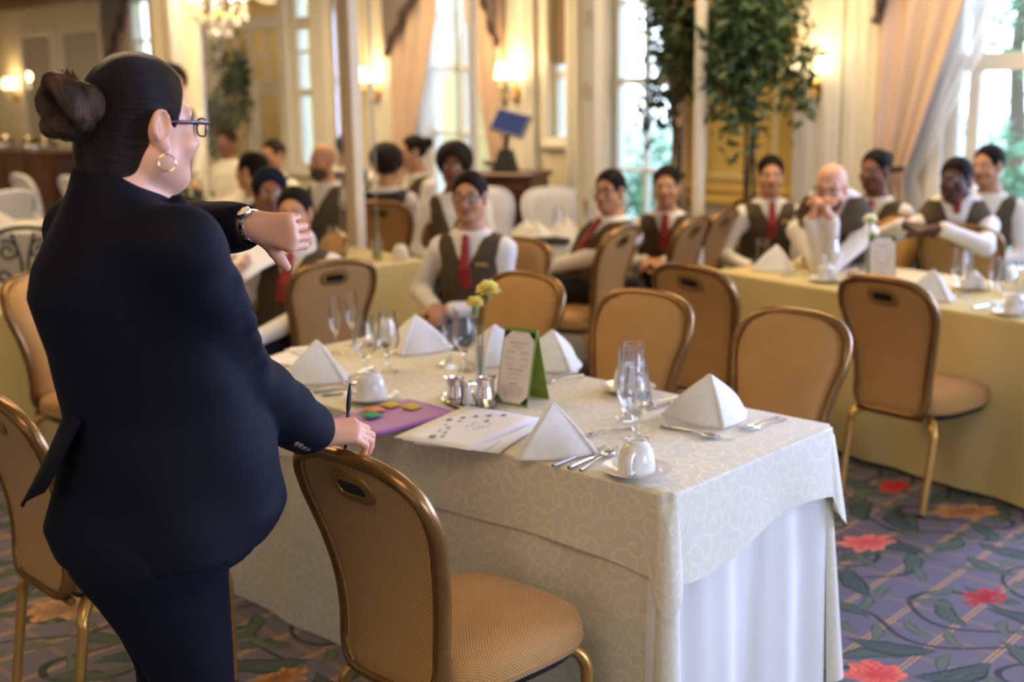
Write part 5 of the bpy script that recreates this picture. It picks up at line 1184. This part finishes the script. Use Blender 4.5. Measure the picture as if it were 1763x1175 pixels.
for l, w, l2, w2, pr, lab in ((.36, .10, .40, .28, knife, 'knife beside the far end napkin of the right table'), (1.5, .08, 1.52, .25, spoon, 'spoon before the flutes on the right table'), (1.46, .1, 1.46, .28, knife, 'knife before the flutes on the right table'), (.9, .10, .95, .27, fork, 'fork by the menu stand on the right table')):
    a, b = RT(l, w), RT(l2, w2); pr((a.x, a.y, a.z), yaw((b.x-a.x, b.y-a.y)), lab, 'cutlery on the right table')
p = RT(.02, .32); o = thing('drink_glass', 'dark drink with an amber base at the right table\'s far end', 'glass', p)
mb = MB(); mb.lathe([(.030, 0), (.034, .10), (.036, .14), (.034, .14), (.028, .006), (0, .006)], 18); mb.build('tumbler', M_GLASS, o); mb = MB(); mb.lathe([(.027, .008), (.0315, .105), (0, .105)], 16); mb.build('drink', simple('cola', (.03, .012, .006), .1), o)
# ---- items on the tables further back
o = thing('drink_glass', 'tumbler of iced green drink with a straw on the table behind the white post', 'glass', (-.75, 6.76, .7525))
mb = MB(); mb.lathe([(.03, 0), (.036, .11), (.0345, .11), (.0285, .006), (0, .006)], 18); mb.build('tumbler', M_GLASS, o); mb = MB(); mb.lathe([(.0275, .008), (.031, .05), (0, .05)], 16); mb.build('drink', simple('lime_drink', (.35, .45, .20), .15), o); mb = MB(); mb.tube([(.0, 0, .02), (.012, 0, .15)], .003, 6); mb.build('straw', M_WHITE, o)
BN = 'napkins on the tables further back'
cup((-.62, 6.78, .7525), .5, 'upturned white cup on the table behind the white post', 'cups further back')
for x, y, rz, lab in ((.17, 7.42, .2, 'white napkin tent before the cherry cabinet, left of the bright one'), (.36, 7.68, .5, 'bright napkin tent before the cherry cabinet'), (.60, 7.75, .5, 'white napkin tent beside the sideways seated worker'), (.10, 7.50, .1, 'white napkin tent behind the spectacled man'), (-1.30, 6.28, .4, 'napkin tent by the young woman with the ponytail'), (-2.45, 5.35, .2, 'white napkin tent on the left edge table beside the iron chair'), (-2.9, 5.6, .2, 'white napkin tent at the far corner of the left edge table'), (-3.6, 8.55, .2, 'napkin tent on the table above the iron chair'), (-4.9, 9.95, .2, 'napkin tent on the far left table, near the picture edge'), (-4.5, 10.1, .6, 'second napkin tent on the far left table')):
    napkin((x, y, .7525), rz, lab, BN)
for x, y, lab in ((.30, 7.55, 'goblet beside the bright napkins before the cabinet'), (.50, 7.60, 'goblet between napkins before the cabinet'), (-.98, 6.70, 'goblet behind the white post\'s table cup'), (-3.4, 8.75, 'goblet on the table above the iron chair'), (-3.75, 8.4, 'second goblet on the table above the iron chair'), (-4.7, 10.2, 'goblet on the far left table'), (-5.0, 9.9, 'second goblet on the far left table')): goblet((x, y, .7525), 0, lab, 'glasses further back')
o = thing('folded_jacket', 'dark jacket lying on the table before the cherry cabinet', 'jacket', (.22, 7.37, .7525), .4)
mb = MB(); mb.grid(lambda a, b: ((a-.5)*.26, (b-.5)*.14, .012+.02*math.sin(a*3.1)*math.sin(b*3.1)+.005*math.sin(a*13+b*7)), 16, 8); mb.build('cloth', M_TROUS, o, solid=.02)
o = thing('flower_arrangement', 'small white flowers in a vase behind the standing woman\'s chin', 'flowers', (-2.09, 7.78, .7525))
mb = MB(); mb.lathe([(.04, 0), (.055, .09), (.045, .19), (.05, .22), (.046, .22), (.04, .19), (0, .18)], 16); mb.build('vase', M_PORC, o)
leaf_cloud(160, lambda r_: (r_.gauss(0, .06), r_.gauss(0, .06), .33+r_.gauss(0, .07)), .05, 5).build('leaves', M_LEAF, o, kind='stuff')
mb = MB()
for k in range(26): mb.sphere((rng.normal(0, .07), rng.normal(0, .07), .35+rng.normal(0, .07)), .013, 6, 4)
mb.build('blossoms', M_PETALW, o, kind='stuff')
# cabinet with touchscreen
o = thing('cherry_cabinet', 'dark cherry wood cabinet standing against the pale wall', 'cabinet', Wp(-2.50, -.48, 0), WYAW+.38)
mb = MB(); mb.box((0, 0, .54), (.56, .42, .92), 0, None, .006); mb.box((0, 0, .045), (.52, .38, .09)); mb.build('body', M_CHERRY, o, smooth=False)
mb = MB(); mb.box((0, 0, 1.02), (.62, .47, .045), 0, None, .012); mb.build('countertop', M_CHERRY, o, smooth=False)
mb = MB(); mb.box((0, -.215, .54), (.46, .015, .80), 0, None, .004); d = mb.build('door', M_CHERRY, o, smooth=False); mb = MB(); mb.box((0, -.226, .54), (.34, .012, .66), 0, None, .005); mb.build('raised_panel', M_CHERRY, d, smooth=False)
mb = MB(); mb.sphere((.19, -.235, .58), .014, 8, 6); mb.build('knob', M_GOLD, d)
o = thing('touchscreen', 'tilted touchscreen on a black wedge stand upon the cherry cabinet', 'screen', Wp(-2.50, -.48, 1.043), WYAW+.3)
mb = MB(); mb.add([(-.085, -.07, 0), (.085, -.07, 0), (.085, .07, 0), (-.085, .07, 0), (-.05, -.02, .17), (.05, -.02, .17), (.05, .03, .17), (-.05, .03, .17)], [(0, 3, 2, 1), (0, 1, 5, 4), (1, 2, 6, 5), (2, 3, 7, 6), (3, 0, 4, 7), (4, 5, 6, 7)]); mb.tube([(0, 0, .16), (.03, -.01, .30)], .018, 8); mb.build('stand', M_BLACK, o, smooth=False)
Rs = Matrix.Rotation(-.5, 3, 'X') @ Matrix.Rotation(.25, 3, 'Y'); mb = MB(); mb.box((.06, -.03, .37), (.32, .03, .20), 0, Rs, .008); s_ = mb.build('monitor', simple('monitor_grey', (.12, .13, .2), .4), o, smooth=False)
mb = MB(); mb.box(Vector((.06, -.03, .37))+Rs @ Vector((0, -.0165, 0)), (.28, .003, .165), 0, Rs); mb.build('display', emis('screen_glow', (.10, .12, .26), .8), s_, smooth=False)
o = thing('sideboard', 'long dark red sideboard along the wall at far left', 'cabinet', Wp(-11.1, -.45, 0), WYAW)
mb = MB(); mb.box((0, 0, .5), (3.2, .5, .92), 0, None, .006); mb.build('body', M_CHERRY, o, smooth=False); mb = MB(); mb.box((0, 0, .985), (3.3, .56, .045), 0, None, .01); mb.build('countertop', M_CHERRY, o, smooth=False)
for k in range(5): mb = MB(); mb.box((-1.28+k*.64, -.258, .5), (.56, .016, .80), 0, None, .005); mb.build('door', M_CHERRY, o, smooth=False)
for k, (s, lab) in enumerate(((-11.9, 'silver covered dish on the sideboard at the picture edge'), (-11.3, 'second silver dish on the red sideboard'), (-10.5, 'third silver dish on the red sideboard'))):
    o = thing('chafing_dish', lab, 'dish', Wp(s, -.45, 1.008), WYAW, 'silver dishes on the sideboard'); mb = MB(); mb.lathe([(.16, 0), (.17, .05), (.165, .06)], 20); mb.build('base', M_STEEL, o); mb = MB(); mb.lathe([(.168, .06), (.14, .12), (.07, .155), (0, .16)], 20); mb.build('lid', M_SILVER, o)

# ================================================================ the standing woman
def standing_woman():
    org = np.array([-.671, 2.20, 0]); tf = nrm([.85, .53, 0]); tr = np.array([tf[1], -tf[0], 0]); Z = np.array([0, 0, 1.])
    H = np.array([-.660, 2.20, 1.642]); B = basis((.71, .704), -.06, .0); Bm = np.array(B)
    def P(x, y, z): return H+B[0]*x+B[1]*y+B[2]*z
    SR, ER, WR = np.array([-.555, 2.045, 1.448]), np.array([-.530, 2.215, 1.182]), np.array([-.412, 2.420, .998])
    SL, WL = np.array([-.828, 2.345, 1.445]), np.array([-.535, 2.500, 1.424]); EL = elbow(SL, WL, (.2, 1, -.15), .30, .235)
    N = P(0, -.035, -.135)
    rows = [(.80, -.002, .190, .140), (.856, -.007, .205, .192), (.915, .009, .205, .222), (.984, .024, .197, .214), (1.053, .024, .190, .200), (1.121, .024, .184, .186), (1.232, .010, .188, .186), (1.341, -.032, .190, .170), (1.395, -.038, .188, .152), (1.448, -.036, .178, .128), (1.491, -.030, .145, .108), (1.53, -.048, .100, .070), (1.555, -.060, .078, .050), (1.575, -.066, .060, .036)]
    tab = [(z, 0, s, a, b) for z, s, a, b in rows]; FR = (org, tr, tf)
    lo, hi = np.array([-1.03, 1.80, -.01]), np.array([-.27, 2.80, 1.80])
    F = Field(lo, hi, .0042)
    F.loft(FR, tab, -.025, k=.02, zlo=.86)
    for S, E, W in ((SR, ER, WR), (SL, EL, WL)):
        F.cap(S, E, .048, .040, k=.03); F.cap(E, W, .040, .0285, k=.02)
    for q in (-1, 1):
        hp = org+tr*q*.07+Z*.88; kn = org+tr*q*.07+tf*.02+Z*.50; an = org+tr*q*.075-tf*.0+Z*.09; F.cap(hp, kn, .075, .045, k=.03); F.cap(kn, an, .045, .035, k=.02); F.cap(an-Z*.03, an-Z*.05+tf*.12, .034, .026, k=.03)
    F.cap(P(0, -.045, -.20), P(0, -.028, -.05), .070, .058, k=.03)
    F.cap(P(0, .03, -.118), P(0, -.01, -.165), .030, .05, k=.035)
    head(F, H, B, 1.0, fat=.010)
    F.ell(P(.082, -.004, -.004), (.008, .0175, .029), k=.005, B=Bm)
    for a in np.linspace(-.6, 3.9, 16): F.cap(P(.0880, -.004+.0145*math.cos(a), -.002+.0255*math.sin(a)), P(.0880, -.004+.0145*math.cos(a+.3), -.002+.0255*math.sin(a+.3)), .0038, .0038, k=.003)
    F.ell(P(.090, -.001, .004), (.006, .0095, .018), k=.003, B=Bm, cut=True); F.cap(P(.087, -.010, .012), P(.087, -.006, -.014), .0032, .004, k=.003); F.cap(P(.085, .010, -.006), P(.084, .010, -.012), .0045, .0045, k=.003)
    F.ell(P(.083, .004, -.036), (.006, .010, .012), k=.006, B=Bm)
    # right hand laid over the chair rail, left hand in a loose fist with the thumb down
    hand(F, WR, nrm((.90, .40, -.06)), (.05, .42, -.9), (-.35, .85, .35), curl=(.55, .85, .55), sc=.95, spread=.10, k=.006, tdir=(.60, .72, -.3))
    hand(F, WL, nrm((.965, -.20, -.16)), (.1, .98, .05), (-.15, .05, -1), curl=(1.15, 1.25, .8), sc=.97, spread=.03, k=.006, tdir=(.45, .10, -.86), tk=1.2, tl=.76)
    root = F.mesh('person', SK['light'], None, org, 1); root.location = org
    tag(root, 'woman in dark navy suit with hair bun, spectacles and hoop earring, hand on chair', 'person')
    # jacket
    J = Field(lo, hi, .0062)
    def fold(x, y, z): return .006*np.sin(z*30+x*19+np.sin(y*9)*2)*np.clip((1.30-z)*3, 0, 1)*np.clip((y+.02)*6, -.3, 1)+.0025*np.sin(y*31+z*13)
    jt = [(z, 0, s, a, b) for z, s, a, b in rows if z > .85]
    J.loft(FR, jt, .0, k=.02, zlo=.858, extra=fold)
    def sleeve(S, E, W, r, cuff, wf):
        J.cap(S-Z*.008, S+(E-S)*.4, r[0], r[0]*.97, k=.075); J.cap(S+(E-S)*.38, E, r[0]*.97, r[1], k=.014); n = 9
        for i in range(n):
            a, b = i/n, (i+1)/n; w = lambda q: r[1]+(r[2]-r[1])*q+wf*math.sin(q*19)*(1-q)
            J.cap(E+(W-E)*a*cuff, E+(W-E)*b*cuff, w(a), w(b), k=.016)
    sleeve(SR, ER, WR, (.072, .066, .057), .90, .005); sleeve(SL, EL, WL, (.072, .058, .046), .90, .004)
    for q in np.linspace(0, 1, 5): J.cap(SR+(ER-SR)*(.25+.6*q)+tf*.05-tr*.02, SR+(ER-SR)*(.30+.6*q)+tf*.055+tr*.035, .014, .010, k=.03)
    J.cap(WR+(ER-WR)*.20, WR+(ER-WR)*.105, .055, .057, k=.004)
    e = WR+(ER-WR)*.10; J.cap(e, e+(WR-ER)*.2, .041, .041, k=.002, cut=True); e = WL+(EL-WL)*.10; J.cap(e, e+(WL-EL)*.2, .038, .038, k=.002, cut=True)
    # collar, lapel edge, back vent flap
    for a in np.linspace(-.35, math.pi+.35, 22):
        c = P(0, -.04, -.155); p = c+tr*math.cos(a)*.086-tf*(math.sin(a)*.080+.0)+Z*(-.012-.068*(1-math.sin(a))); J.cap(p, p+Z*(.036+.016*math.sin(a))+(c-p)*np.array([.16, .16, 0]), .012, .009, k=.012)
    for q in (-1, 1):
        pts = [org+tf*.045+tr*q*.085+Z*1.505, org+tf*.085+tr*q*.085+Z*1.42, org+tf*.135+tr*q*.06+Z*1.30, org+tf*.190+tr*q*.015+Z*1.12]
        for a, b, w1, w2 in zip(pts, pts[1:], (.016, .026, .022), (.026, .022, .01)): J.cap(a, b, w1, w2, k=.012)
    t = NT('navy_suit'); p = t.n('TexCoord').outputs['Object']; wv = t.n('TexNoise', {'Vector': p, 'Scale': 420.0}); ns = t.n('TexNoise', {'Vector': p, 'Scale': 6.0, 'Detail': 3.0})
    M_SUIT = t.bsdf(t.mix(ns.outputs[0], (.0020, .0022, .0046, 1), (.0042, .0047, .011, 1)), .75, 0, wv.outputs[0], .25, .0012, .12, Sheen_Weight=.03, Sheen_Tint=(.3, .4, .8, 1))
    gx = [np.arange(n_, dtype=np.float32)*J.vox+J.lo[a] for a, n_ in enumerate(J.n)]; X, Y, Zg = gx[0][:, None, None]-org[0], gx[1][None, :, None]-org[1], gx[2][None, None, :]
    al = X*tf[0]+Y*tf[1]; ac = X*tr[0]+Y*tr[1]
    wv = np.sin(Zg*41+al*23+np.sin(ac*17+Zg*6)*1.6)*(.5+.5*np.sin(Zg*11-al*13+1))+.6*np.sin(Zg*63-al*30+ac*21)*(.5+.5*np.sin(al*15+Zg*8))
    J.d += (.0032*wv*np.clip((al+.10)*5, .15, 1)*np.clip((1.50-Zg)*8, 0, 1)).astype(np.float32)
    jk = J.mesh('jacket', M_SUIT, root, org, 1)
    ea, eb = spline([(-.795, 2.10, 1.145), (-.836, 2.10, 1.066), (-.861, 2.09, 1.018), (-.886, 2.08, .968)], 14), spline([(-.752, 2.04, 1.140), (-.786, 2.03, 1.074), (-.806, 2.03, 1.040), (-.824, 2.03, 1.012)], 14)
    mb = MB(); mb.grid(lambda a, b: tuple(ea[int(round(b*13))]*(1-a)+eb[int(round(b*13))]*a-org-np.array(list(tf[:2])+[0])*.014*math.sin(a*3.14)*(b)), 8, 13); mb.build('vent_flap', M_SUIT, jk, solid=.005)
    Tt = Field(lo, hi, .010); tb = [(.70, 0, .045, .150, .110), (.78, 0, .01, .175, .140), (.86, 0, -.005, .192, .185), (.98, 0, .01, .17, .19)]
    Tt.loft(FR, tb, -.004, k=.03, zlo=.835)
    for q in (-1, 1): Tt.cap(org+tr*q*.07-tf*.075+Z*.87, org+tr*q*.07-tf*.005+Z*.66, .110, .074, k=.05)
    for q in (-1, 1):
        hp = org+tr*q*.072+tf*.0+Z*.86; kn = org+tr*q*.070+tf*.022+Z*.50; an = org+tr*q*.075+tf*.0+Z*.06
        Tt.cap(hp, kn, .094, .071, k=.03); Tt.cap(kn, an, .072, .082, k=.03); Tt.cap(kn-Z*.015-tf*.05-tr*.04, kn+Z*.0-tf*.05+tr*.05, .016, .012, k=.02)
    Tt.mesh('trousers', M_SUIT, root, org, 1)
    for q in (-1, 1):
        sh = MB(); c = tr*q*.075+tf*.04; sh.sphere((0, .05, .04), (.045, .13, .04), 12, 8); sh.sphere((0, -.05, .05), (.04, .06, .05), 12, 8); sh.v = [tuple(Matrix.Rotation(yaw(tf), 3, 'Z') @ Vector(p)+Vector(c)) for p in sh.v]; sh.build('shoe', M_SHOE, root)
    # hair drawn back into a twisted bun
    def hairfield(): 
        F = Field(H-np.array([.30, .30, .22]), H+np.array([.24, .24, .22]), .0042)
        F.ell(P(0, -.006, .030), (.0855, .099, .096), k=0, B=Bm); F.ell(P(0, -.055, -.055), (.068, .062, .075), k=.04, B=Bm)
        F.ell(P(0, .118, -.020), (.115, .100, .130), k=.010, B=Bm, cut=True); F.ell(P(0, .055, -.125), (.14, .085, .088), k=.012, B=Bm, cut=True)
        for q in (-1, 1): F.ell(P(q*.095, .008, -.022), (.036, .030, .046), k=.008, B=Bm, cut=True)
        F.ell(P(0, .02, -.15), (.12, .12, .055), k=.01, B=Bm, cut=True)
        return F
    F = hairfield()
    t = NT('brown_black_hair'); p = t.n('TexCoord').outputs['Object']; d = t.vmath('SUBTRACT', p, tuple(P(0, -.10, .02)-org))
    ax = [t.vmath('DOT_PRODUCT', d, tuple(v)) for v in B]; an = t.math('ARCTAN2', ax[0], ax[2]); q = t.n('CombineXYZ', {0: t.math('MULTIPLY', an, 26.0), 1: t.math('MULTIPLY', ax[1], 3.0), 2: 0.0})
    ns = t.n('TexNoise', {'Vector': q.outputs[0], 'Scale': 1.6, 'Detail': 6.0, 'Roughness': .7})
    M_HAIR = t.bsdf(t.mix(t.n('MapRange', {0: ns.outputs[0], 1: .36, 2: .68}).outputs[0], lin((.0025, .0015, .0012)), lin((.040, .022, .015))), .34, 0, ns.outputs[0], 1.0, .012, .18)
    hair = F.mesh('hair', M_HAIR, root, org, 1)
    G = Field(H-np.array([.36, .36, .2]), H+np.array([.2, .2, .22]), .0042); bc = P(0, -.122, .022)
    rg = random.Random(3)
    for i in range(3):
        ph = i*2.1; pts = [bc+B[0]*math.cos(ph+a)*(.036+.008*math.sin(a*2+i))+B[2]*math.sin(ph+a)*(.038+.007*math.cos(a*3+i))+B[1]*(.018*math.cos(a*1.5+i*2)-.008*i) for a in np.linspace(0, 4.6, 15)]
        for k, (a, b) in enumerate(zip(pts, pts[1:])): G.cap(a, b, .0215-.0004*k, .0215-.0004*(k+1), k=.005)
    G.ell(bc+B[1]*.02, (.042, .035, .042), k=.01, B=Bm)
    for i in range(16):
        a = rg.uniform(0, 6.28); s_ = bc+B[0]*math.cos(a)*.03+B[2]*math.sin(a)*.035-B[1]*.02; e_ = bc+B[0]*math.cos(a+.9)*.050+B[2]*math.sin(a+.9)*.054-B[1]*rg.uniform(-.02, .025); G.cap(s_, e_, .009, .004, k=.006)
    for i in range(4): a = .9+i*.35; s_ = bc+B[2]*.045+B[0]*.012*(i-2); G.cap(s_, s_+B[2]*.022+B[0]*.008*(i-1.5)-B[1]*.01, .006, .002, k=.006)
    t = NT('bun_hair'); p = t.n('TexCoord').outputs['Object']; d = t.vmath('SUBTRACT', p, tuple(bc-org)); ax = [t.vmath('DOT_PRODUCT', d, tuple(v)) for v in B]
    rr = t.math('SQRT', t.math('ADD', t.math('MULTIPLY', ax[0], ax[0]), t.math('MULTIPLY', ax[2], ax[2]))); q = t.n('CombineXYZ', {0: t.math('MULTIPLY', rr, 260.0), 1: t.math('MULTIPLY', t.math('ARCTAN2', ax[0], ax[2]), 1.2), 2: t.math('MULTIPLY', ax[1], 160.0)})
    ns = t.n('TexNoise', {'Vector': q.outputs[0], 'Scale': 1.0, 'Detail': 4.0, 'Roughness': .65}); lg = t.n('TexNoise', {'Vector': p, 'Scale': 22.0})
    M_BUN = t.bsdf(t.mix(t.n('MapRange', {0: t.math('MULTIPLY', ns.outputs[0], lg.outputs[0]), 1: .14, 2: .42}).outputs[0], lin((.004, .0025, .002)), lin((.10, .05, .024))), .42, 0, ns.outputs[0], 1.0, .010, .3)
    G.mesh('hair_bun', M_BUN, hair, org, 0)
    # spectacles, earring, watch, cuff buttons
    gm = simple('tortoise_frame', (.035, .010, .014), .3); g = spectacles(H, B, 1.0, root, org, gm, .052, .032, .0018)
    mb = MB(); pts = [P(.062, .104, .004), P(.079, .07, .004), P(.082, .03, .002)]; mb.tube([Vector(p-org) for p in pts], [.0052, .0048, .0024], 8, flat=.45); mb.build('temple', gm, g)
    mb = MB(); c = P(.088, .005, -.066)-org; mb.tube([Vector(c+B[1]*math.cos(a)*.0145+Z*math.sin(a)*.0145+B[0]*.004*math.cos(a)) for a in np.linspace(0, 6.28, 33)[:-1]], .0011, 7, closed=True); mb.build('hoop_earring', M_GOLD, root)
    Dw = nrm(WL-EL); wc = WL+Dw*.004; u1 = nrm(np.cross(Dw, Z)); u2 = np.cross(u1, Dw)
    w = MB(); nL = 18
    for k in range(nL):
        a = 2*math.pi*k/nL; c = wc+u1*math.cos(a)*.0325+u2*math.sin(a)*.0325; Rk = Matrix((Vector(Dw), Vector(-u1*math.sin(a)+u2*math.cos(a)), Vector(u1*math.cos(a)+u2*math.sin(a)))).transposed(); w.box(Vector(c-org), (.013, .0105, .0035), 0, Rk, .001)
    wb_ = w.build('wristwatch', M_STEEL, root, ang=30)
    nd = nrm(u2*.8-np.array([0, 1, 0])*.6); nd = nrm(nd-Dw*np.dot(nd, Dw)); c = wc+nd*.034-org; w = MB(); w.lathe([(0, -.003), (.0145, -.003), (.0155, 0), (.0145, .0045), (.0125, .005)], 22, tuple(c), axis=tuple(nd)); w.build('watch_case', M_STEEL, wb_)
    w = MB(); w.lathe([(.0128, .0), (.0128, .0054), (0, .0054)], 20, tuple(c), axis=tuple(nd)); w.build('watch_dial', simple('dial_champagne', (.62, .52, .34), .3), wb_)
    ax_ = nrm(WR-ER); sd = nrm(np.cross(ax_, Z)); dn = nrm(np.cross(sd, ax_))
    if dn[2] > 0: dn = -dn
    for k in range(4):
        m = MB(); o_ = nrm(sd*(.62 if sd[1] < 0 else -.62)+dn*.78); c = WR+(ER-WR)*(.16+.052*k)+o_*(.0595+.0035*k)-org; m.lathe([(.007, -.002), (.0075, .001), (.004, .0035), (0, .0035)], 12, tuple(c), axis=tuple(o_)); m.build('cuff_button', M_STEEL, root)
    m = MB(); m.sphere(tuple(P(.066, -.004, -.155)-org), (.003, .003, .003), 8, 6); m.build('beauty_mark', simple('mole', (.06, .03, .02), .6), root)
    # pen held between the fingers
    o = thing('pen', 'black ballpoint pen held upright in the woman\'s hand on the chair', 'pen', (WR+np.array([.055, .085, -.02]))); d = nrm((.10, .12, 1))
    m = MB(); m.lathe([(.0036, -.05), (.0038, 0), (.0038, .052)], 10, axis=tuple(d)); m.build('barrel', simple('pen_clear', (.05, .04, .08), .2), o)
    m = MB(); m.lathe([(.0047, .048), (.0050, .055), (.0046, .085), (.002, .105), (0, .106)], 12, axis=tuple(d)); m.build('cap', M_BLACK, o)
standing_woman()

# ================================================================ the seated audience
HL = lambda W, D, N, Th, c=(.5, .6, .4): (W, D, N, Th, c)
seated('young woman with low dark ponytail, brown vest and red tie, beside turned-away chair', (-1.05, 5.62), (-.985, 5.55, 1.145), (-.20, -.98), (-.05, -1), 'tan', 'tail', legs=(-.75, -.66), tie=True,
       hands=[HL((-1.16, 5.30, .60), (-.3, -.9, -.2), (0, 0, -1), (.9, -.2, 0)), HL((-1.30, 5.38, .60), (-.4, -.8, -.2), (0, 0, -1), (.8, -.3, 0))], vox=.0072)
seated('woman in a dark navy headwrap, facing the standing woman, behind the ponytailed woman', (-1.24, 6.26), (-1.205, 6.12, 1.19), (.1, -1), (.25, -.97), 'brown', 'wrap', hairmat_=M_HEADWRAP, glasses=False)
seated('mirrored person with dark hair in profile, built as a figure, left of the headwrap', (-1.62, 7.55), (-1.58, 7.5, 1.21), (-.8, -.4), (-.92, .35), 'tan', 'short', vest=True, tie=False)  # mirror image built as a solid figure
seated('man with spectacles, brown vest and red tie, hands clasped in lap', (-.16, 5.80), (-.188, 5.68, 1.195), (-.30, -.95), (-.22, -.97), 'tan', 'short', legs=(-.66, -.75), glasses=True, tag_=True, vox=.0072)
seated('man with full curly black hair sitting behind the spectacled man', (-.34, 7.40), (-.33, 7.28, 1.235), (-.15, -.98), (-.1, -1), 'brown', 'afro', glasses=False, tie=False)
seated('mirrored back of a person in navy satin vest and white shirt, built as a figure', (-.86, 8.50), (-.835, 8.4, 1.185), (.15, .98), (.35, .93), 'tan', 'afro', tie=False)  # reflected back of a sitter, built as another person
seated('mirrored person with small top bun, built in left profile against the swagged curtain', (-.72, 9.02), (-.70, 8.9, 1.24), (-.7, -.5), (-.85, -.3), 'tan', 'bun', tie=False, vest=True)  # reflection in the mirror panel, built as a person
seated('worker with spectacles seated sideways, navy vest back and red tie showing', (.42, 6.88), (.557, 6.80, 1.118), (-.80, -.60), (-.55, -.83), 'tan', 'short', legs=(-.92, -.1), glasses=True)
seated('woman with folded hands, pulled back dark hair and red tie, before the bright window', (.93, 7.30), (.918, 7.15, 1.112), (-.18, -.98), (-.25, -.97), 'tan', 'short', legs=(-.35, -.93))
seated('tall young man upright before the ficus, brown vest and red tie', (1.60, 7.66), (1.602, 7.50, 1.142), (.02, -1), (-.12, -.99), 'tan', 'short', tag_=True, legs=(.1, -1), hands=[HL((1.74, 7.28, .60), (-.1, -.95, -.2), (0, 0, -1), (-.9, -.1, .1)), HL((1.44, 7.30, .60), (.1, -.95, -.3), (.2, -.1, -.9), (.9, .1, .1))])
# bald man, elbows on the table, hands clasped before his mouth
bh = np.array([1.635, 6.20, 1.175]); bd = nrm([-.50, -.86, 0]); br = np.array([bd[1], -bd[0], 0])
hc = bh+bd*.155+np.array([0, 0, -.125])
seated('bald bearded man with dark spectacles, elbows on table, hands clasped at his mouth', (1.80, 6.62), bh, (-.42, -.90), (-.50, -.86), 'light', 'bald', beard=True, glasses=True, pitch=-.18, legs=(-.6, -.8),
       hands=[HL(hc-br*.052+np.array([0, 0, -.03])-bd*.0, br*.45+np.array([0, 0, .8])+bd*.1, br*.8+bd*.1, -bd*.9+np.array([0, 0, .3]), (.5, .75, .5)), HL(hc+br*.052+np.array([0, 0, -.03]), -br*.45+np.array([0, 0, .8])+bd*.1, -br*.8+bd*.1, -bd*.9+np.array([0, 0, .3]), (.5, .75, .5))],
       hint=[np.array([-.85, -.25, -1.0]), np.array([.35, -.65, -1.0])], vox=.0068, width=1.12)
seated('woman with dark high bun and three quarter face between bald man and folded-arms man', (2.12, 7.16), (2.10, 7.02, 1.195), (-.55, -.83), (-.72, -.69), 'brown', 'bun', tag_=False)
dh = np.array([2.36, 6.45, 1.18]); dd = nrm([-.35, -.94, 0]); dr = np.array([dd[1], -dd[0], 0])
seated('man with close cropped hair and folded forearms resting on a chair top', (2.46, 6.78), dh, (-.25, -.97), (-.62, -.78), 'dark', 'short', legs=(-.1, -1), width=1.08,
       hands=[HL((2.20, 6.17, .955), (-1.0, .08, -.05), (.05, .2, -.95), (0, .8, .3), (.25, .35, .2)), HL((2.03, 6.27, .965), (.75, -.5, -.1), (.1, .2, -.95), (.4, .8, .3), (.25, .35, .2))], hint=[np.array([1.0, -.15, -.55]), np.array([-1.0, .0, -.35])])
seated('person half hidden behind the man with folded forearms, against the bright window', (2.74, 7.12), (2.74, 7.0, 1.215), (-.3, -.95), (-.8, -.6), 'tan', 'short', tie=False)
seated('mirrored bald bearded man, built as a second figure, leaning on his hand', (-1.30, 8.55), (-1.275, 8.38, 1.215), (-.45, -.85), (-.65, -.75), 'tan', 'bald', beard=True, tie=False, legs=(.6, -.8))  # this figure and the next three stand in for reflections
seated('mirrored person with short dark hair, built as a figure, by the white post', (-1.27, 9.75), (-1.25, 9.6, 1.24), (-.2, .95), (.7, .6), 'tan', 'short', tie=False)
seated('mirrored dark haired person, built as a figure, left of the bearded man', (-1.86, 9.6), (-1.83, 9.5, 1.20), (-.6, -.75), (-.5, -.85), 'tan', 'short', tie=False, legs=(.3, -1))
seated('mirrored person in white with dark hair, built at the far glazed door', (-2.60, 11.1), (-2.53, 11.0, 1.24), (-.5, -.85), (-.4, -.9), 'brown', 'short', tie=False, vest=False)
# a reader hidden behind the standing woman: only forearms and papers show
seated('seated person hidden behind the standing woman, only forearms with papers showing', (-1.72, 5.75), (-1.66, 5.66, 1.20), (.85, -.5), (.85, -.5), 'light', 'short', tie=False,
       hands=[HL((-1.33, 5.62, .955), (.9, -.3, .1), (.1, -.2, -.9), (.2, -.9, .2), (.5, .5, .3)), HL((-1.32, 5.42, .88), (.9, -.1, .2), (-.1, .6, .6), (.3, .2, .9), (.5, .6, .4))])
mb = MB(); mb.grid(lambda a, b: ((a-.5)*.21, (b-.5)*.28, .01*math.sin(a*4)), 6, 6); o = mb.build('paper_sheet', M_PAPER, loc=(-1.20, 5.50, .965), rz=.5, solid=.001); o.rotation_euler = (.5, -.45, .6); tag(o, 'white papers held in the hands behind the standing woman\'s raised arm', 'paper')
seated('standing man with curly dark hair, only his head showing past the woman\'s face', (-2.50, 9.2), (-2.47, 9.15, 1.745), (.5, -.85), (.6, -.8), 'light', 'afro', stand=True, tie=False)
seated('person at the right picture edge, only a white sleeve in view', (2.62, 5.62), (2.60, 5.52, 1.19), (-.75, -.65), (-.8, -.6), 'tan', 'short', tie=False)
